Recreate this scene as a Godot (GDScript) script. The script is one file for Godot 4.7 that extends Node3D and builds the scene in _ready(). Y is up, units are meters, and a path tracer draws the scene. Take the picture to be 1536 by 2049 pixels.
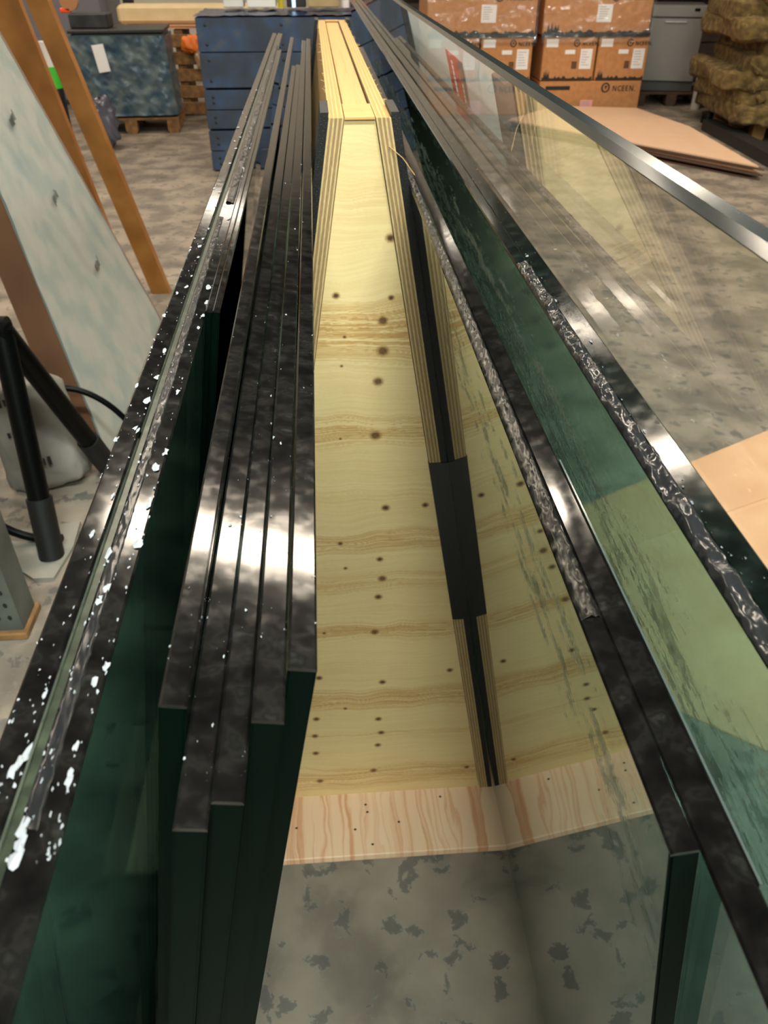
extends Node3D
# A glazier's warehouse: plywood A-frame rack with green glass sheets leaning on both sides, seen from its end.
# World: rack runs along -z, camera stands above the origin, floor at y = 0.
const EYE := 1.53
var taken := {}
var M := {}
var rng := RandomNumberGenerator.new()
var nz := FastNoiseLite.new()

func _ready() -> void:
	rng.seed = 11
	nz.seed = 5
	nz.frequency = 1.0
	_view_and_light()
	_materials()
	_room()
	_rack()
	_left_sheets()
	_right_sheets()
	_left_side()
	_background_left()
	_background_right()

# ---------------------------------------------------------------- camera, sky, lamps, exposure
func _view_and_light() -> void:
	var cam := Camera3D.new()
	cam.name = "camera"
	cam.fov = 67.303
	cam.near = 0.02
	cam.far = 100.0
	add_child(cam)
	cam.position = Vector3(0, EYE, 0)
	cam.rotation = Vector3(deg_to_rad(-36.324), deg_to_rad(-4.0724), 0)
	var we := WorldEnvironment.new()
	we.name = "world"
	var e := Environment.new()
	e.background_mode = Environment.BG_COLOR
	e.background_color = Color(0.02, 0.02, 0.025)
	e.tonemap_mode = Environment.TONE_MAPPER_LINEAR
	e.tonemap_exposure = 0.95
	e.sdfgi_enabled = true
	e.ssao_enabled = true
	e.ssil_enabled = true
	we.environment = e
	var at := CameraAttributesPhysical.new()
	at.frustum_focal_length = 18.0
	at.exposure_aperture = 13.0
	at.frustum_focus_distance = 0.5
	we.camera_attributes = at
	add_child(we)
	# roof lamp rows; back and front ones added to brighten wall and end panel
	var housing := std(Color(0.75, 0.75, 0.74), 0.5)
	var glow := std(Color(0.95, 0.95, 0.93), 0.4)
	glow.emission_enabled = true
	glow.emission = Color(1.0, 0.965, 0.91)
	glow.emission_energy_multiplier = 9.0
	for row in [[-11.9, [-5.0, -1.2], 0, 5.0], [-8.0, [-3.4, 2.7], 0, 10.0], [-4.25, [-4.6, 0.6, 5.8], 0, 15.0], [0.6, [0.6, 5.8], 1, 30.0], [3.8, [0.5], 1, 46.0]]:
		for x in row[1]:
			var z: float = row[0]
			var t := thing("ceiling_lamp", "long white linear lamp under the grey roof, back and front rows added as fill", "lamp", Vector3(x, 4.5, z), 0.0, "linear lamps under the roof")
			var st := mb()
			rbox(st, Transform3D(Basis(), Vector3(0, 0.05, 0)), Vector3(2.3, 0.06, 0.32), 0.01)
			put("housing", st, housing, t)
			st = mb()
			rbox(st, Transform3D(Basis(), Vector3(0, 0.005, 0)), Vector3(2.2, 0.03, 0.26), 0.008)
			put("glow_tube", st, glow, t)
			for s in [-0.8, 0.8]:
				st = mb()
				tube(st, [Vector3(s, 0.08, 0), Vector3(s, 0.5, 0)], 0.006, 6)
				put("hanger", st, housing, t)
			var al := AreaLight3D.new()
			al.name = "light"
			al.area_size = Vector2(2.2, 0.26)
			al.light_color = Color(1.0, 0.93, 0.83) if row[2] == 0 else Color(0.94, 1.0, 0.97)
			al.light_energy = row[3]
			al.area_range = 40.0
			al.shadow_enabled = true
			t.add_child(al)
			al.position = Vector3(0, -0.016, 0)
			al.rotation_degrees = Vector3(-90, 0, 0)

# ---------------------------------------------------------------- helpers
func numbered(n: String) -> String:
	if not taken.has(n):
		taken[n] = 0
		return n
	taken[n] += 1
	return "%s_%03d" % [n, taken[n]]

func thing(called: String, label: String, category: String, at := Vector3.ZERO, turn := 0.0, group := "") -> Node3D:
	var o := Node3D.new()
	o.name = numbered(called)
	add_child(o)
	o.position = at
	o.rotation.y = turn
	o.set_meta("label", label)
	o.set_meta("category", category)
	if group != "":
		o.set_meta("group", group)
	return o

func mb() -> SurfaceTool:
	var st := SurfaceTool.new()
	st.begin(Mesh.PRIMITIVE_TRIANGLES)
	return st

func put(called: String, st: SurfaceTool, m: Material, parent: Node = self, label := "") -> MeshInstance3D:
	var o := MeshInstance3D.new()
	o.name = called if parent != self else numbered(called)
	o.mesh = st.commit()
	o.material_override = m
	parent.add_child(o, true)
	if label != "":
		o.set_meta("label", label)
	return o

func put_mesh(called: String, mesh: Mesh, m: Material, parent: Node, at := Transform3D()) -> MeshInstance3D:
	var o := MeshInstance3D.new()
	o.name = called
	o.mesh = mesh
	o.material_override = m
	o.transform = at
	parent.add_child(o, true)
	return o

func struct(called: String, st: SurfaceTool, m: Material) -> MeshInstance3D:
	var o := put(called, st, m)
	o.set_meta("kind", "structure")
	return o

# a flat polygon whose normal points towards `out`; uv from axes u, v or given list
func face(st: SurfaceTool, p: Array, out: Vector3, ua := Vector3.ZERO, va := Vector3.ZERO, uvs: Array = []) -> void:
	var n: Vector3 = (p[1] - p[0]).cross(p[2] - p[0])
	if n.length() < 1e-14 and p.size() > 3:
		n = (p[2] - p[0]).cross(p[3] - p[0])
	n = n.normalized()
	var flip := n.dot(out) > 0.0
	var nn := n if flip else -n
	for i in range(1, p.size() - 1):
		var ids := [0, i + 1, i] if flip else [0, i, i + 1]
		for k in ids:
			st.set_normal(nn)
			if uvs.size() > 0:
				st.set_uv(uvs[k])
			else:
				st.set_uv(Vector2(p[k].dot(ua), p[k].dot(va)))
			st.add_vertex(p[k])

# eight corners: 0-3 bottom loop, 4-7 top loop
func hexa(st: SurfaceTool, p: Array, ua := Vector3.ZERO, va := Vector3.ZERO) -> void:
	var c := Vector3.ZERO
	for q in p:
		c += q / 8.0
	for f in [[0, 1, 2, 3], [4, 5, 6, 7], [0, 1, 5, 4], [1, 2, 6, 5], [2, 3, 7, 6], [3, 0, 4, 7]]:
		var pts := [p[f[0]], p[f[1]], p[f[2]], p[f[3]]]
		var m: Vector3 = (pts[0] + pts[1] + pts[2] + pts[3]) / 4.0
		face(st, pts, m - c, ua, va)

func box(st: SurfaceTool, a: Vector3, b: Vector3, ua := Vector3.ZERO, va := Vector3.ZERO) -> void:
	hexa(st, [Vector3(a.x, a.y, a.z), Vector3(b.x, a.y, a.z), Vector3(b.x, a.y, b.z), Vector3(a.x, a.y, b.z), Vector3(a.x, b.y, a.z), Vector3(b.x, b.y, a.z), Vector3(b.x, b.y, b.z), Vector3(a.x, b.y, b.z)], ua, va)

# chamfered box
func rbox(st: SurfaceTool, xf: Transform3D, size: Vector3, r: float, ua := Vector3.ZERO, va := Vector3.ZERO) -> void:
	var h := size / 2.0
	var c := xf.origin
	var g := func(sx: int, sy: int, sz: int, ax: int) -> Vector3:
		var q := Vector3(sx * (h.x - (0.0 if ax == 0 else r)), sy * (h.y - (0.0 if ax == 1 else r)), sz * (h.z - (0.0 if ax == 2 else r)))
		return xf * q
	for s in [-1, 1]:
		face(st, [g.call(s, -1, -1, 0), g.call(s, 1, -1, 0), g.call(s, 1, 1, 0), g.call(s, -1, 1, 0)], xf.basis.x * s, ua, va)
		face(st, [g.call(-1, s, -1, 1), g.call(1, s, -1, 1), g.call(1, s, 1, 1), g.call(-1, s, 1, 1)], xf.basis.y * s, ua, va)
		face(st, [g.call(-1, -1, s, 2), g.call(1, -1, s, 2), g.call(1, 1, s, 2), g.call(-1, 1, s, 2)], xf.basis.z * s, ua, va)
		for t in [-1, 1]:
			face(st, [g.call(s, t, -1, 0), g.call(s, t, 1, 0), g.call(s, t, 1, 1), g.call(s, t, -1, 1)], xf.basis.x * s + xf.basis.y * t, ua, va)
			face(st, [g.call(s, -1, t, 0), g.call(s, 1, t, 0), g.call(s, 1, t, 2), g.call(s, -1, t, 2)], xf.basis.x * s + xf.basis.z * t, ua, va)
			face(st, [g.call(-1, s, t, 1), g.call(1, s, t, 1), g.call(1, s, t, 2), g.call(-1, s, t, 2)], xf.basis.y * s + xf.basis.z * t, ua, va)
			for u in [-1, 1]:
				face(st, [g.call(s, t, u, 0), g.call(s, t, u, 1), g.call(s, t, u, 2)], g.call(s, t, u, 0) - c, ua, va)

func tube(st: SurfaceTool, pts: Array, r: float, seg := 10, cap := true) -> void:
	var rings := []
	for i in pts.size():
		var d: Vector3 = (pts[mini(i + 1, pts.size() - 1)] - pts[maxi(i - 1, 0)]).normalized()
		var a := d.cross(Vector3.UP)
		if a.length() < 0.05:
			a = d.cross(Vector3.RIGHT)
		a = a.normalized()
		var b := d.cross(a).normalized()
		var ring := []
		for k in seg:
			var t := TAU * k / seg
			ring.append(a * cos(t) + b * sin(t))
		rings.append(ring)
	for i in pts.size() - 1:
		for k in seg:
			var k2 := (k + 1) % seg
			var q := [[pts[i], rings[i][k]], [pts[i], rings[i][k2]], [pts[i + 1], rings[i + 1][k2]], [pts[i + 1], rings[i + 1][k]]]
			smooth_quad(st, q, r)
	if cap:
		for e in [[0, 1], [pts.size() - 1, pts.size() - 2]]:
			var poly := []
			for k in seg:
				poly.append(pts[e[0]] + rings[e[0]][k] * r)
			face(st, poly, pts[e[0]] - pts[e[1]])

func smooth_quad(st: SurfaceTool, q: Array, r: float) -> void:
	var p := []
	for e in q:
		p.append(e[0] + e[1] * r)
	var n: Vector3 = (p[1] - p[0]).cross(p[2] - p[0])
	var flip: bool = n.dot(q[0][1]) > 0.0
	for ids in ([[0, 2, 1], [0, 3, 2]] if flip else [[0, 1, 2], [0, 2, 3]]):
		for k in ids:
			st.set_normal(q[k][1])
			st.set_uv(Vector2(float(k % 2), float(k / 2)))
			st.add_vertex(p[k])

# a grid of points f(u, v) -> Vector3, smooth normals; `out` tells the front side roughly (or centre when inside)
func grid(st: SurfaceTool, nu: int, nv: int, f: Callable, flip := false) -> void:
	var pts := []
	for j in nv + 1:
		for i in nu + 1:
			pts.append(f.call(float(i) / nu, float(j) / nv))
	var nrm := []
	for j in nv + 1:
		for i in nu + 1:
			var a: Vector3 = pts[j * (nu + 1) + mini(i + 1, nu)] - pts[j * (nu + 1) + maxi(i - 1, 0)]
			var b: Vector3 = pts[mini(j + 1, nv) * (nu + 1) + i] - pts[maxi(j - 1, 0) * (nu + 1) + i]
			var n := a.cross(b)
			nrm.append((n.normalized() if n.length() > 1e-12 else Vector3.UP) * (-1.0 if flip else 1.0))
	for j in nv:
		for i in nu:
			var q := [j * (nu + 1) + i, j * (nu + 1) + i + 1, (j + 1) * (nu + 1) + i + 1, (j + 1) * (nu + 1) + i]
			for ids in ([[0, 1, 2], [0, 2, 3]] if flip else [[0, 2, 1], [0, 3, 2]]):
				for k in ids:
					var c: int = q[k]
					st.set_normal(nrm[c])
					st.set_uv(Vector2(float(c % (nu + 1)) / nu, float(c / (nu + 1)) / nv))
					st.add_vertex(pts[c])

# lumpy rounded box: superellipsoid with noise
func lump(st: SurfaceTool, xf: Transform3D, size: Vector3, power: float, amp: float, freq: float, shift: float, nu := 36, nv := 20) -> void:
	var pw := func(a: float) -> float: return signf(a) * pow(absf(a), power)
	grid(st, nu, nv, func(u: float, v: float) -> Vector3:
		var th := u * TAU
		var ph := (v - 0.5) * PI
		var d := Vector3(pw.call(cos(ph)) * pw.call(cos(th)), pw.call(sin(ph)), pw.call(cos(ph)) * pw.call(sin(th)))
		var p := d * size / 2.0
		var s := nz.get_noise_3d(p.x * freq + shift, p.y * freq, p.z * freq) + 0.5 * nz.get_noise_3d(p.x * freq * 2.7, p.y * freq * 2.7 + shift, p.z * freq * 2.7)
		return xf * (p + d.normalized() * amp * s), false)

func std(c: Color, rough := 0.7, metal := 0.0) -> StandardMaterial3D:
	var m := StandardMaterial3D.new()
	m.albedo_color = c
	m.roughness = rough
	m.metallic = metal
	return m

func ramp(stops: Array) -> Gradient:
	var g := Gradient.new()
	var o := PackedFloat32Array()
	var c := PackedColorArray()
	for s in stops:
		o.append(s[0])
		c.append(s[1])
	g.offsets = o
	g.colors = c
	return g

func noise_tex(size: int, freq: float, seed_: int, stops: Array, octaves := 4, kind := FastNoiseLite.TYPE_SIMPLEX_SMOOTH, warp := 0.0) -> NoiseTexture2D:
	var n := FastNoiseLite.new()
	n.noise_type = kind
	n.seed = seed_
	n.frequency = freq
	n.fractal_octaves = octaves
	if warp > 0.0:
		n.domain_warp_enabled = true
		n.domain_warp_amplitude = warp
		n.domain_warp_frequency = freq * 1.5
	var t := NoiseTexture2D.new()
	t.width = size
	t.height = size
	t.seamless = true
	t.noise = n
	if stops.size() > 0:
		t.color_ramp = ramp(stops)
	return t

func tri(m: StandardMaterial3D, scale: float, world := true) -> StandardMaterial3D:
	m.uv1_triplanar = true
	m.uv1_world_triplanar = world
	m.uv1_scale = Vector3(scale, scale, scale)
	return m

func bump(m: StandardMaterial3D, t: Texture2D, cm: float) -> StandardMaterial3D:
	m.heightmap_enabled = true
	m.heightmap_texture = t
	m.heightmap_scale = cm
	return m

func g3(a: float, b := -1.0, c := -1.0) -> Color:
	return Color(a, b if b >= 0 else a, c if c >= 0 else a)

# ---------------------------------------------------------------- materials
func _materials() -> void:
	# concrete: dusty, stained slab
	var slab := noise_tex(1024, 0.006, 3, [[0.0, g3(0.40, 0.38, 0.36)], [0.38, g3(0.50, 0.475, 0.445)], [0.5, g3(0.57, 0.545, 0.51)], [0.72, g3(0.63, 0.60, 0.56)], [1.0, g3(0.70, 0.67, 0.63)]], 6, FastNoiseLite.TYPE_SIMPLEX_SMOOTH, 30.0)
	M.floor = std(Color(0.90, 0.86, 0.82), 0.55)
	M.floor.albedo_texture = slab
	M.floor.detail_enabled = true
	M.floor.detail_uv_layer = BaseMaterial3D.DETAIL_UV_2
	M.floor.detail_blend_mode = BaseMaterial3D.BLEND_MODE_MIX
	M.floor.detail_albedo = noise_tex(1024, 0.012, 9, [[0.0, Color(0.27, 0.265, 0.26, 0.75)], [0.30, Color(0.30, 0.295, 0.285, 0.6)], [0.312, Color(0.62, 0.6, 0.55, 0.35)], [0.33, Color(0.5, 0.5, 0.5, 0.0)], [1.0, Color(0.5, 0.5, 0.5, 0.0)]], 5, FastNoiseLite.TYPE_SIMPLEX_SMOOTH, 40.0)
	M.wall = std(g3(0.74, 0.71, 0.67), 0.85)
	M.roof = std(g3(0.22, 0.22, 0.23), 0.8)
	# woods
	M.end_panel = std(Color.WHITE, 0.55)
	M.end_panel.albedo_texture = end_panel_texture()
	M.pine = std(Color.WHITE, 0.6)
	M.pine.albedo_texture = wood_texture(256, 1024, Color(0.80, 0.62, 0.38), Color(0.69, 0.48, 0.25), 26.0, 0.5, 2)
	M.white_side = std(g3(0.86, 0.855, 0.84), 0.4)  # plain white for the right side panel; the left one is pine
	M.base_board = std(Color.WHITE, 0.6)
	M.base_board.albedo_texture = wood_texture(512, 512, Color(0.93, 0.79, 0.66), Color(0.80, 0.54, 0.38), 17.0, 0.85, 13)
	M.ply_edge = std(Color.WHITE, 0.75)
	M.ply_edge.albedo_texture = ply_edge_texture(Color(0.82, 0.66, 0.41), Color(0.66, 0.47, 0.25), 31)
	M.ply_edge_end = std(Color.WHITE, 0.8)
	M.ply_edge_end.albedo_texture = ply_edge_texture(Color(0.80, 0.68, 0.48), Color(0.40, 0.28, 0.17), 32)
	M.rubber = tri(std(Color.WHITE, 0.5), 16.0)
	M.rubber.albedo_texture = noise_tex(512, 0.05, 12, [[0.0, g3(0.035)], [0.70, g3(0.06, 0.055, 0.055)], [0.78, g3(0.30, 0.29, 0.30)], [0.82, g3(0.07)], [1.0, g3(0.45)]], 3)
	bump(M.rubber, M.rubber.albedo_texture, 0.25)
	M.tape = std(g3(0.045, 0.045, 0.042), 0.38)
	# glass
	M.glass = glass(Color(0.80, 0.91, 0.90))
	M.glass_clear = glass_pane(Color(0.72, 0.80, 0.74), 0.05)
	M.edge = std(Color.WHITE, 1.0)
	M.edge.albedo_texture = noise_tex(512, 0.02, 41, [[0.0, g3(0.035, 0.03, 0.03)], [0.5, g3(0.075, 0.068, 0.065)], [0.62, g3(0.11, 0.10, 0.095)], [0.72, g3(0.08, 0.075, 0.07)], [1.0, g3(0.2, 0.19, 0.18)]], 5)
	M.edge.roughness_texture = noise_tex(512, 0.03, 42, [[0.0, g3(0.07)], [0.5, g3(0.09)], [1.0, g3(0.16)]], 5)
	M.edge_green = M.edge.duplicate()
	M.edge_green.albedo_texture = noise_tex(512, 0.02, 43, [[0.0, g3(0.03, 0.05, 0.045)], [0.6, g3(0.07, 0.10, 0.09)], [1.0, g3(0.15, 0.18, 0.17)]], 5)
	M.edge_end = std(Color(0.01, 0.05, 0.033), 0.45)
	M.edge_end.metallic_specular = 0.12
	M.edge_clear = std(Color(0.15, 0.17, 0.17), 0.12)
	M.flake = std(g3(0.58, 0.58, 0.60), 0.4)
	M.crust = std(Color.WHITE, 0.35)
	M.crust.uv1_scale = Vector3(0.2, 30, 1)
	M.crust.albedo_texture = noise_tex(256, 0.03, 45, [[0.0, g3(0.05, 0.045, 0.04)], [0.55, g3(0.13, 0.115, 0.10)], [1.0, g3(0.42, 0.38, 0.32)]])
	M.film_clear = glass_pane(Color(0.75, 0.78, 0.78), 0.14, 0.1)
	M.film_dark = std(g3(0.10, 0.10, 0.105), 0.27)
	M.crumpled = std(g3(0.17, 0.17, 0.175), 0.16)
	M.olive = std(Color(0.8, 0.8, 0.8), 0.3)
	M.olive.uv1_scale = Vector3(2, 2, 1)
	M.olive.albedo_texture = noise_tex(256, 0.03, 46, [[0.0, g3(0.15, 0.17, 0.13)], [0.5, g3(0.22, 0.245, 0.19)], [1.0, g3(0.33, 0.35, 0.28)]])
	M.smear = smear_material(61, 0.62, Color(0.82, 0.82, 0.74))
	M.smear_thin = smear_material(62, 0.40, Color(0.72, 0.75, 0.70))
	# goods
	M.carton = tri(std(Color.WHITE, 0.75), 1.3)
	M.carton.albedo_texture = noise_tex(512, 0.02, 71, [[0.0, g3(0.66, 0.44, 0.26)], [1.0, g3(0.73, 0.51, 0.32)]])
	M.board = tri(std(Color.WHITE, 0.75), 1.0)
	M.board.albedo_texture = noise_tex(512, 0.006, 72, [[0.0, g3(0.80, 0.60, 0.45)], [1.0, g3(0.87, 0.69, 0.53)]])
	M.ink = std(g3(0.10, 0.085, 0.07), 0.7)
	M.paper = std(g3(0.88, 0.86, 0.86), 0.6)
	M.paper_ink = std(g3(0.62, 0.60, 0.62), 0.7)
	M.red = std(Color(0.80, 0.16, 0.11), 0.4)
	M.pink = std(Color(0.88, 0.60, 0.58), 0.6)
	M.grey_band = std(g3(0.36, 0.35, 0.33), 0.4)
	M.blue_wood = tri(std(Color.WHITE, 0.6), 0.8)
	M.blue_wood.albedo_texture = noise_tex(512, 0.008, 73, [[0.0, g3(0.15, 0.185, 0.24)], [0.5, g3(0.18, 0.225, 0.30)], [0.75, g3(0.18, 0.26, 0.39)], [1.0, g3(0.29, 0.31, 0.33)]], 5)
	M.pallet = tri(std(Color.WHITE, 0.8), 1.5)
	M.pallet.albedo_texture = noise_tex(512, 0.015, 74, [[0.0, g3(0.36, 0.25, 0.14)], [1.0, g3(0.58, 0.42, 0.24)]])
	M.brown_wood = tri(std(Color.WHITE, 0.4), 1.0)
	M.brown_wood.albedo_texture = noise_tex(512, 0.008, 75, [[0.0, g3(0.49, 0.30, 0.11)], [0.5, g3(0.57, 0.36, 0.15)], [1.0, g3(0.63, 0.42, 0.20)]])
	M.wool = tri(std(Color.WHITE, 0.95), 1.6)
	M.wool.albedo_texture = noise_tex(512, 0.012, 76, [[0.0, g3(0.20, 0.15, 0.07)], [0.45, g3(0.36, 0.29, 0.15)], [0.75, g3(0.46, 0.38, 0.21)], [1.0, g3(0.72, 0.62, 0.40)]], 6, FastNoiseLite.TYPE_SIMPLEX_SMOOTH, 30.0)
	bump(M.wool, M.wool.albedo_texture, 3.0)
	M.steel_black = std(g3(0.02, 0.024, 0.023), 0.4)
	M.steel_black.metallic_specular = 0.25
	M.steel_grey = std(g3(0.45, 0.46, 0.45), 0.45, 0.5)
	M.dark_metal = std(g3(0.10, 0.10, 0.11), 0.5)

func glass(c: Color) -> StandardMaterial3D:
	var m := std(Color(c.r, c.g, c.b, 0.0), 0.0)
	m.refraction_enabled = true
	m.refraction_scale = 0.05
	return m

func glass_pane(c: Color, alpha: float, rough := 0.0) -> StandardMaterial3D:
	var m := std(Color(c.r, c.g, c.b, alpha), rough)
	m.transparency = BaseMaterial3D.TRANSPARENCY_ALPHA
	m.cull_mode = BaseMaterial3D.CULL_DISABLED
	return m

# chalky residue with ragged outlines; alpha from stretched noise
func smear_material(seed_: int, cover: float, c: Color) -> StandardMaterial3D:
	var n := FastNoiseLite.new()
	n.seed = seed_
	n.frequency = 1.0
	n.fractal_octaves = 5
	var w := 128
	var h := 1024
	var im := Image.create(w, h, false, Image.FORMAT_RGBA8)
	for j in h:
		for i in w:
			var u := float(i) / w
			var v := float(j) / h
			var a := n.get_noise_2d(u * 4.0, v * 6.0) + 0.7 * n.get_noise_2d(u * 12.0 + 20.0, v * 16.0) + 0.45 * n.get_noise_2d(u * 30.0 + 50.0, v * 110.0)
			var edge := 1.0 - pow(absf(u - 0.5) * 2.0, 2.0)
			var k := clampf((a + (cover - 0.5) * 1.1 - (1.0 - edge) * 0.6) * 5.0, 0.0, 1.0)
			k *= 0.22 + 0.45 * clampf(0.5 + n.get_noise_2d(u * 6.0 + 9.0, v * 60.0), 0.0, 1.0)
			im.set_pixel(i, j, Color(c.r, c.g, c.b, k))
	var m := std(Color.WHITE, 0.7)
	m.albedo_texture = ImageTexture.create_from_image(im)
	m.transparency = BaseMaterial3D.TRANSPARENCY_ALPHA
	m.cull_mode = BaseMaterial3D.CULL_DISABLED
	return m

# spruce face veneer of the end panel: x from -0.32 to 0.38, drop from 0.16 to 1.52 below the eye
const KNOTS := [[0.08, 0.303, 2.2], [0.007, 0.377, 1.8], [0.081, 0.382, 1.5], [0.07, 0.414, 2.6], [0.07, 0.459, 3.0], [0.063, 0.506, 2.6], [0.017, 0.436, 0.9], [0.011, 0.48, 0.8], [0.059, 0.596, 3.0], [0.005, 0.599, 0.8], [0.074, 0.732, 2.4], [0.138, 0.73, 2.0], [-0.002, 0.802, 1.6], [0.064, 0.839, 2.0], [0.069, 0.883, 2.6], [0.061, 0.926, 2.4], [0.005, 0.856, 1.2], [0.055, 1.012, 2.6], [-0.054, 1.128, 2.4], [0.199, 1.126, 2.2], [0.069, 1.149, 2.4], [-0.006, 1.221, 1.4], [0.06, 1.259, 2.4], [-0.065, 1.248, 2.4], [-0.07, 1.302, 2.4], [0.065, 1.303, 2.4], [0.058, 1.343, 2.4], [-0.072, 1.359, 2.4], [0.049, 1.43, 2.6], [-0.067, 1.456, 2.6], [0.252, 1.438, 2.0], [-0.038, 1.008, 1.2]]
const BANDS := [[0.36, 0.49, 1.0], [0.555, 0.625, 0.9], [0.775, 0.83, 0.9], [0.86, 0.93, 0.55], [0.985, 1.04, 0.9], [1.16, 1.23, 1.0], [1.29, 1.32, 0.5], [1.40, 1.50, 0.9], [0.20, 0.30, 0.25], [0.66, 0.74, 0.25]]

func end_panel_texture() -> ImageTexture:
	var w := 500
	var h := 1150
	var x0 := -0.32
	var xs := 0.70
	var d0 := 0.16
	var ds := 1.36
	var gw := 50
	var gh := 115
	var warp := PackedFloat32Array()
	warp.resize((gw + 1) * (gh + 1))
	for j in gh + 1:
		for i in gw + 1:
			var x := x0 + xs * i / gw
			var d := d0 + ds * j / gh
			var s := 0.010 * nz.get_noise_2d(x * 6.0, d * 5.0) + 0.016 * nz.get_noise_2d(x * 2.2 + 7.0, d * 2.0)
			for k in KNOTS:
				if k[2] > 1.9:
					var dx: float = (x - k[0]) / 0.045
					var dd: float = (d - k[1]) / 0.03
					if absf(dx) < 3.0 and absf(dd) < 3.0:
						s += 0.011 * dd * exp(-dx * dx - dd * dd)
			warp[j * (gw + 1) + i] = s
	var data := PackedByteArray()
	data.resize(w * h * 3)
	var base := Color(0.89, 0.785, 0.575)
	var dark := Color(0.72, 0.53, 0.30)
	for j in h:
		for i in w:
			var fx := float(i) / w * gw
			var fy := float(j) / h * gh
			var ix := int(fx)
			var iy := int(fy)
			var tx := fx - ix
			var ty := fy - iy
			var q := iy * (gw + 1) + ix
			var wv: float = lerpf(lerpf(warp[q], warp[q + 1], tx), lerpf(warp[q + gw + 1], warp[q + gw + 2], tx), ty)
			var x := x0 + xs * i / w
			var d := d0 + ds * j / h
			var s := d + wv
			var band := 0.14
			for b in BANDS:
				var m: float = (s - (b[0] + b[1]) * 0.5) / ((b[1] - b[0]) * 0.5)
				if absf(m) < 1.0:
					band = maxf(band, b[2] * (1.0 - m * m))
			var line := 1.0 - absf(nz.get_noise_2d(s * 150.0, x * 1.2)) * 5.0
			var line2 := 1.0 - absf(nz.get_noise_2d(s * 75.0 + 40.0, x * 0.9)) * 5.0
			var l := clampf(maxf(line, line2 * 0.8), 0.0, 1.0) * band
			var broad := 0.5 + 0.5 * nz.get_noise_2d(x * 3.0 + 11.0, s * 12.0)
			var pore := nz.get_noise_2d(x * 60.0, d * 700.0)
			var c := base.lerp(dark, clampf(l * 0.95 + 0.2 * broad * broad + 0.04 * pore, 0.0, 1.0))
			var at := (j * w + i) * 3
			data[at] = int(clampf(c.r, 0, 1) * 255.0)
			data[at + 1] = int(clampf(c.g, 0, 1) * 255.0)
			data[at + 2] = int(clampf(c.b, 0, 1) * 255.0)
	for k in KNOTS:
		var r: float = k[2] * 0.0017
		var ci := int((k[0] - x0) / xs * w)
		var cj := int((k[1] - d0) / ds * h)
		for jj in range(-22, 23):
			for ii in range(-18, 19):
				var px := ci + ii
				var py := cj + jj
				if px < 0 or py < 0 or px >= w or py >= h:
					continue
				var dist := Vector2(ii * xs / w / 1.15, jj * ds / h).length() / r
				dist += 0.25 * nz.get_noise_2d(ii * 0.35 + k[0] * 90.0, jj * 0.35)
				if dist > 1.9:
					continue
				var a := clampf(1.25 - dist * 0.62, 0.0, 1.0)
				var core: float = 0.75 if (k[2] > 2.5 and dist < 0.55) else 1.0
				var kc := Color(0.30, 0.18, 0.09).lerp(Color(0.62, 0.42, 0.22), clampf(dist - 0.75, 0.0, 1.0))
				var at := (py * w + px) * 3
				var old := Color(data[at] / 255.0, data[at + 1] / 255.0, data[at + 2] / 255.0)
				var c := old.lerp(kc, a * core)
				data[at] = int(c.r * 255.0)
				data[at + 1] = int(c.g * 255.0)
				data[at + 2] = int(c.b * 255.0)
	return ImageTexture.create_from_image(Image.create_from_data(w, h, false, Image.FORMAT_RGB8, data))

# straight-grained veneer; grain runs along v
func wood_texture(w: int, h: int, base: Color, dark: Color, lines: float, strength: float, seed_: int) -> ImageTexture:
	var n := FastNoiseLite.new()
	n.seed = seed_
	n.frequency = 1.0
	var im := Image.create(w, h, false, Image.FORMAT_RGB8)
	for j in h:
		for i in w:
			var u := float(i) / w
			var v := float(j) / h
			var s := u + 0.05 * n.get_noise_2d(u * 3.0, v * 2.0) + 0.02 * n.get_noise_2d(u * 7.0, v * 6.0)
			var l := clampf(1.0 - absf(n.get_noise_2d(s * lines, v * 0.6)) * 5.0, 0.0, 1.0)
			var patch := 0.5 + 0.5 * n.get_noise_2d(s * 4.0 + 30.0, v * 0.8)
			var pore := n.get_noise_2d(u * 240.0, v * 20.0)
			im.set_pixel(i, j, base.lerp(dark, clampf(l * strength * patch * 1.3 + 0.15 * patch + 0.05 * pore, 0.0, 1.0)))
	return ImageTexture.create_from_image(im)

# layers of plywood seen on a cut edge: u across the sheet, v along the edge (metres)
func ply_edge_texture(light: Color, dark: Color, seed_: int) -> ImageTexture:
	var n := FastNoiseLite.new()
	n.seed = seed_
	n.frequency = 1.0
	var im := Image.create(96, 512, false, Image.FORMAT_RGB8)
	for j in 512:
		for i in 96:
			var u := float(i) / 96.0
			var v := float(j) / 512.0
			var k := u * 7.0 + 0.15 * n.get_noise_2d(u * 3.0, v * 8.0)
			var odd := int(k) % 2 == 1
			var f := absf(fposmod(k, 1.0) - 0.5) * 2.0
			var c := light.lerp(dark, (0.55 if odd else 0.1) + 0.25 * n.get_noise_2d(u * 40.0, v * 60.0))
			if f > 0.86:
				c = c.lerp(dark * 0.7, 0.5)
			c = c.lerp(dark * 0.5, clampf(n.get_noise_2d(u * 60.0, v * 26.0) * 1.6 - 0.5, 0.0, 0.7))
			im.set_pixel(i, j, c)
	return ImageTexture.create_from_image(im)

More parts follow.
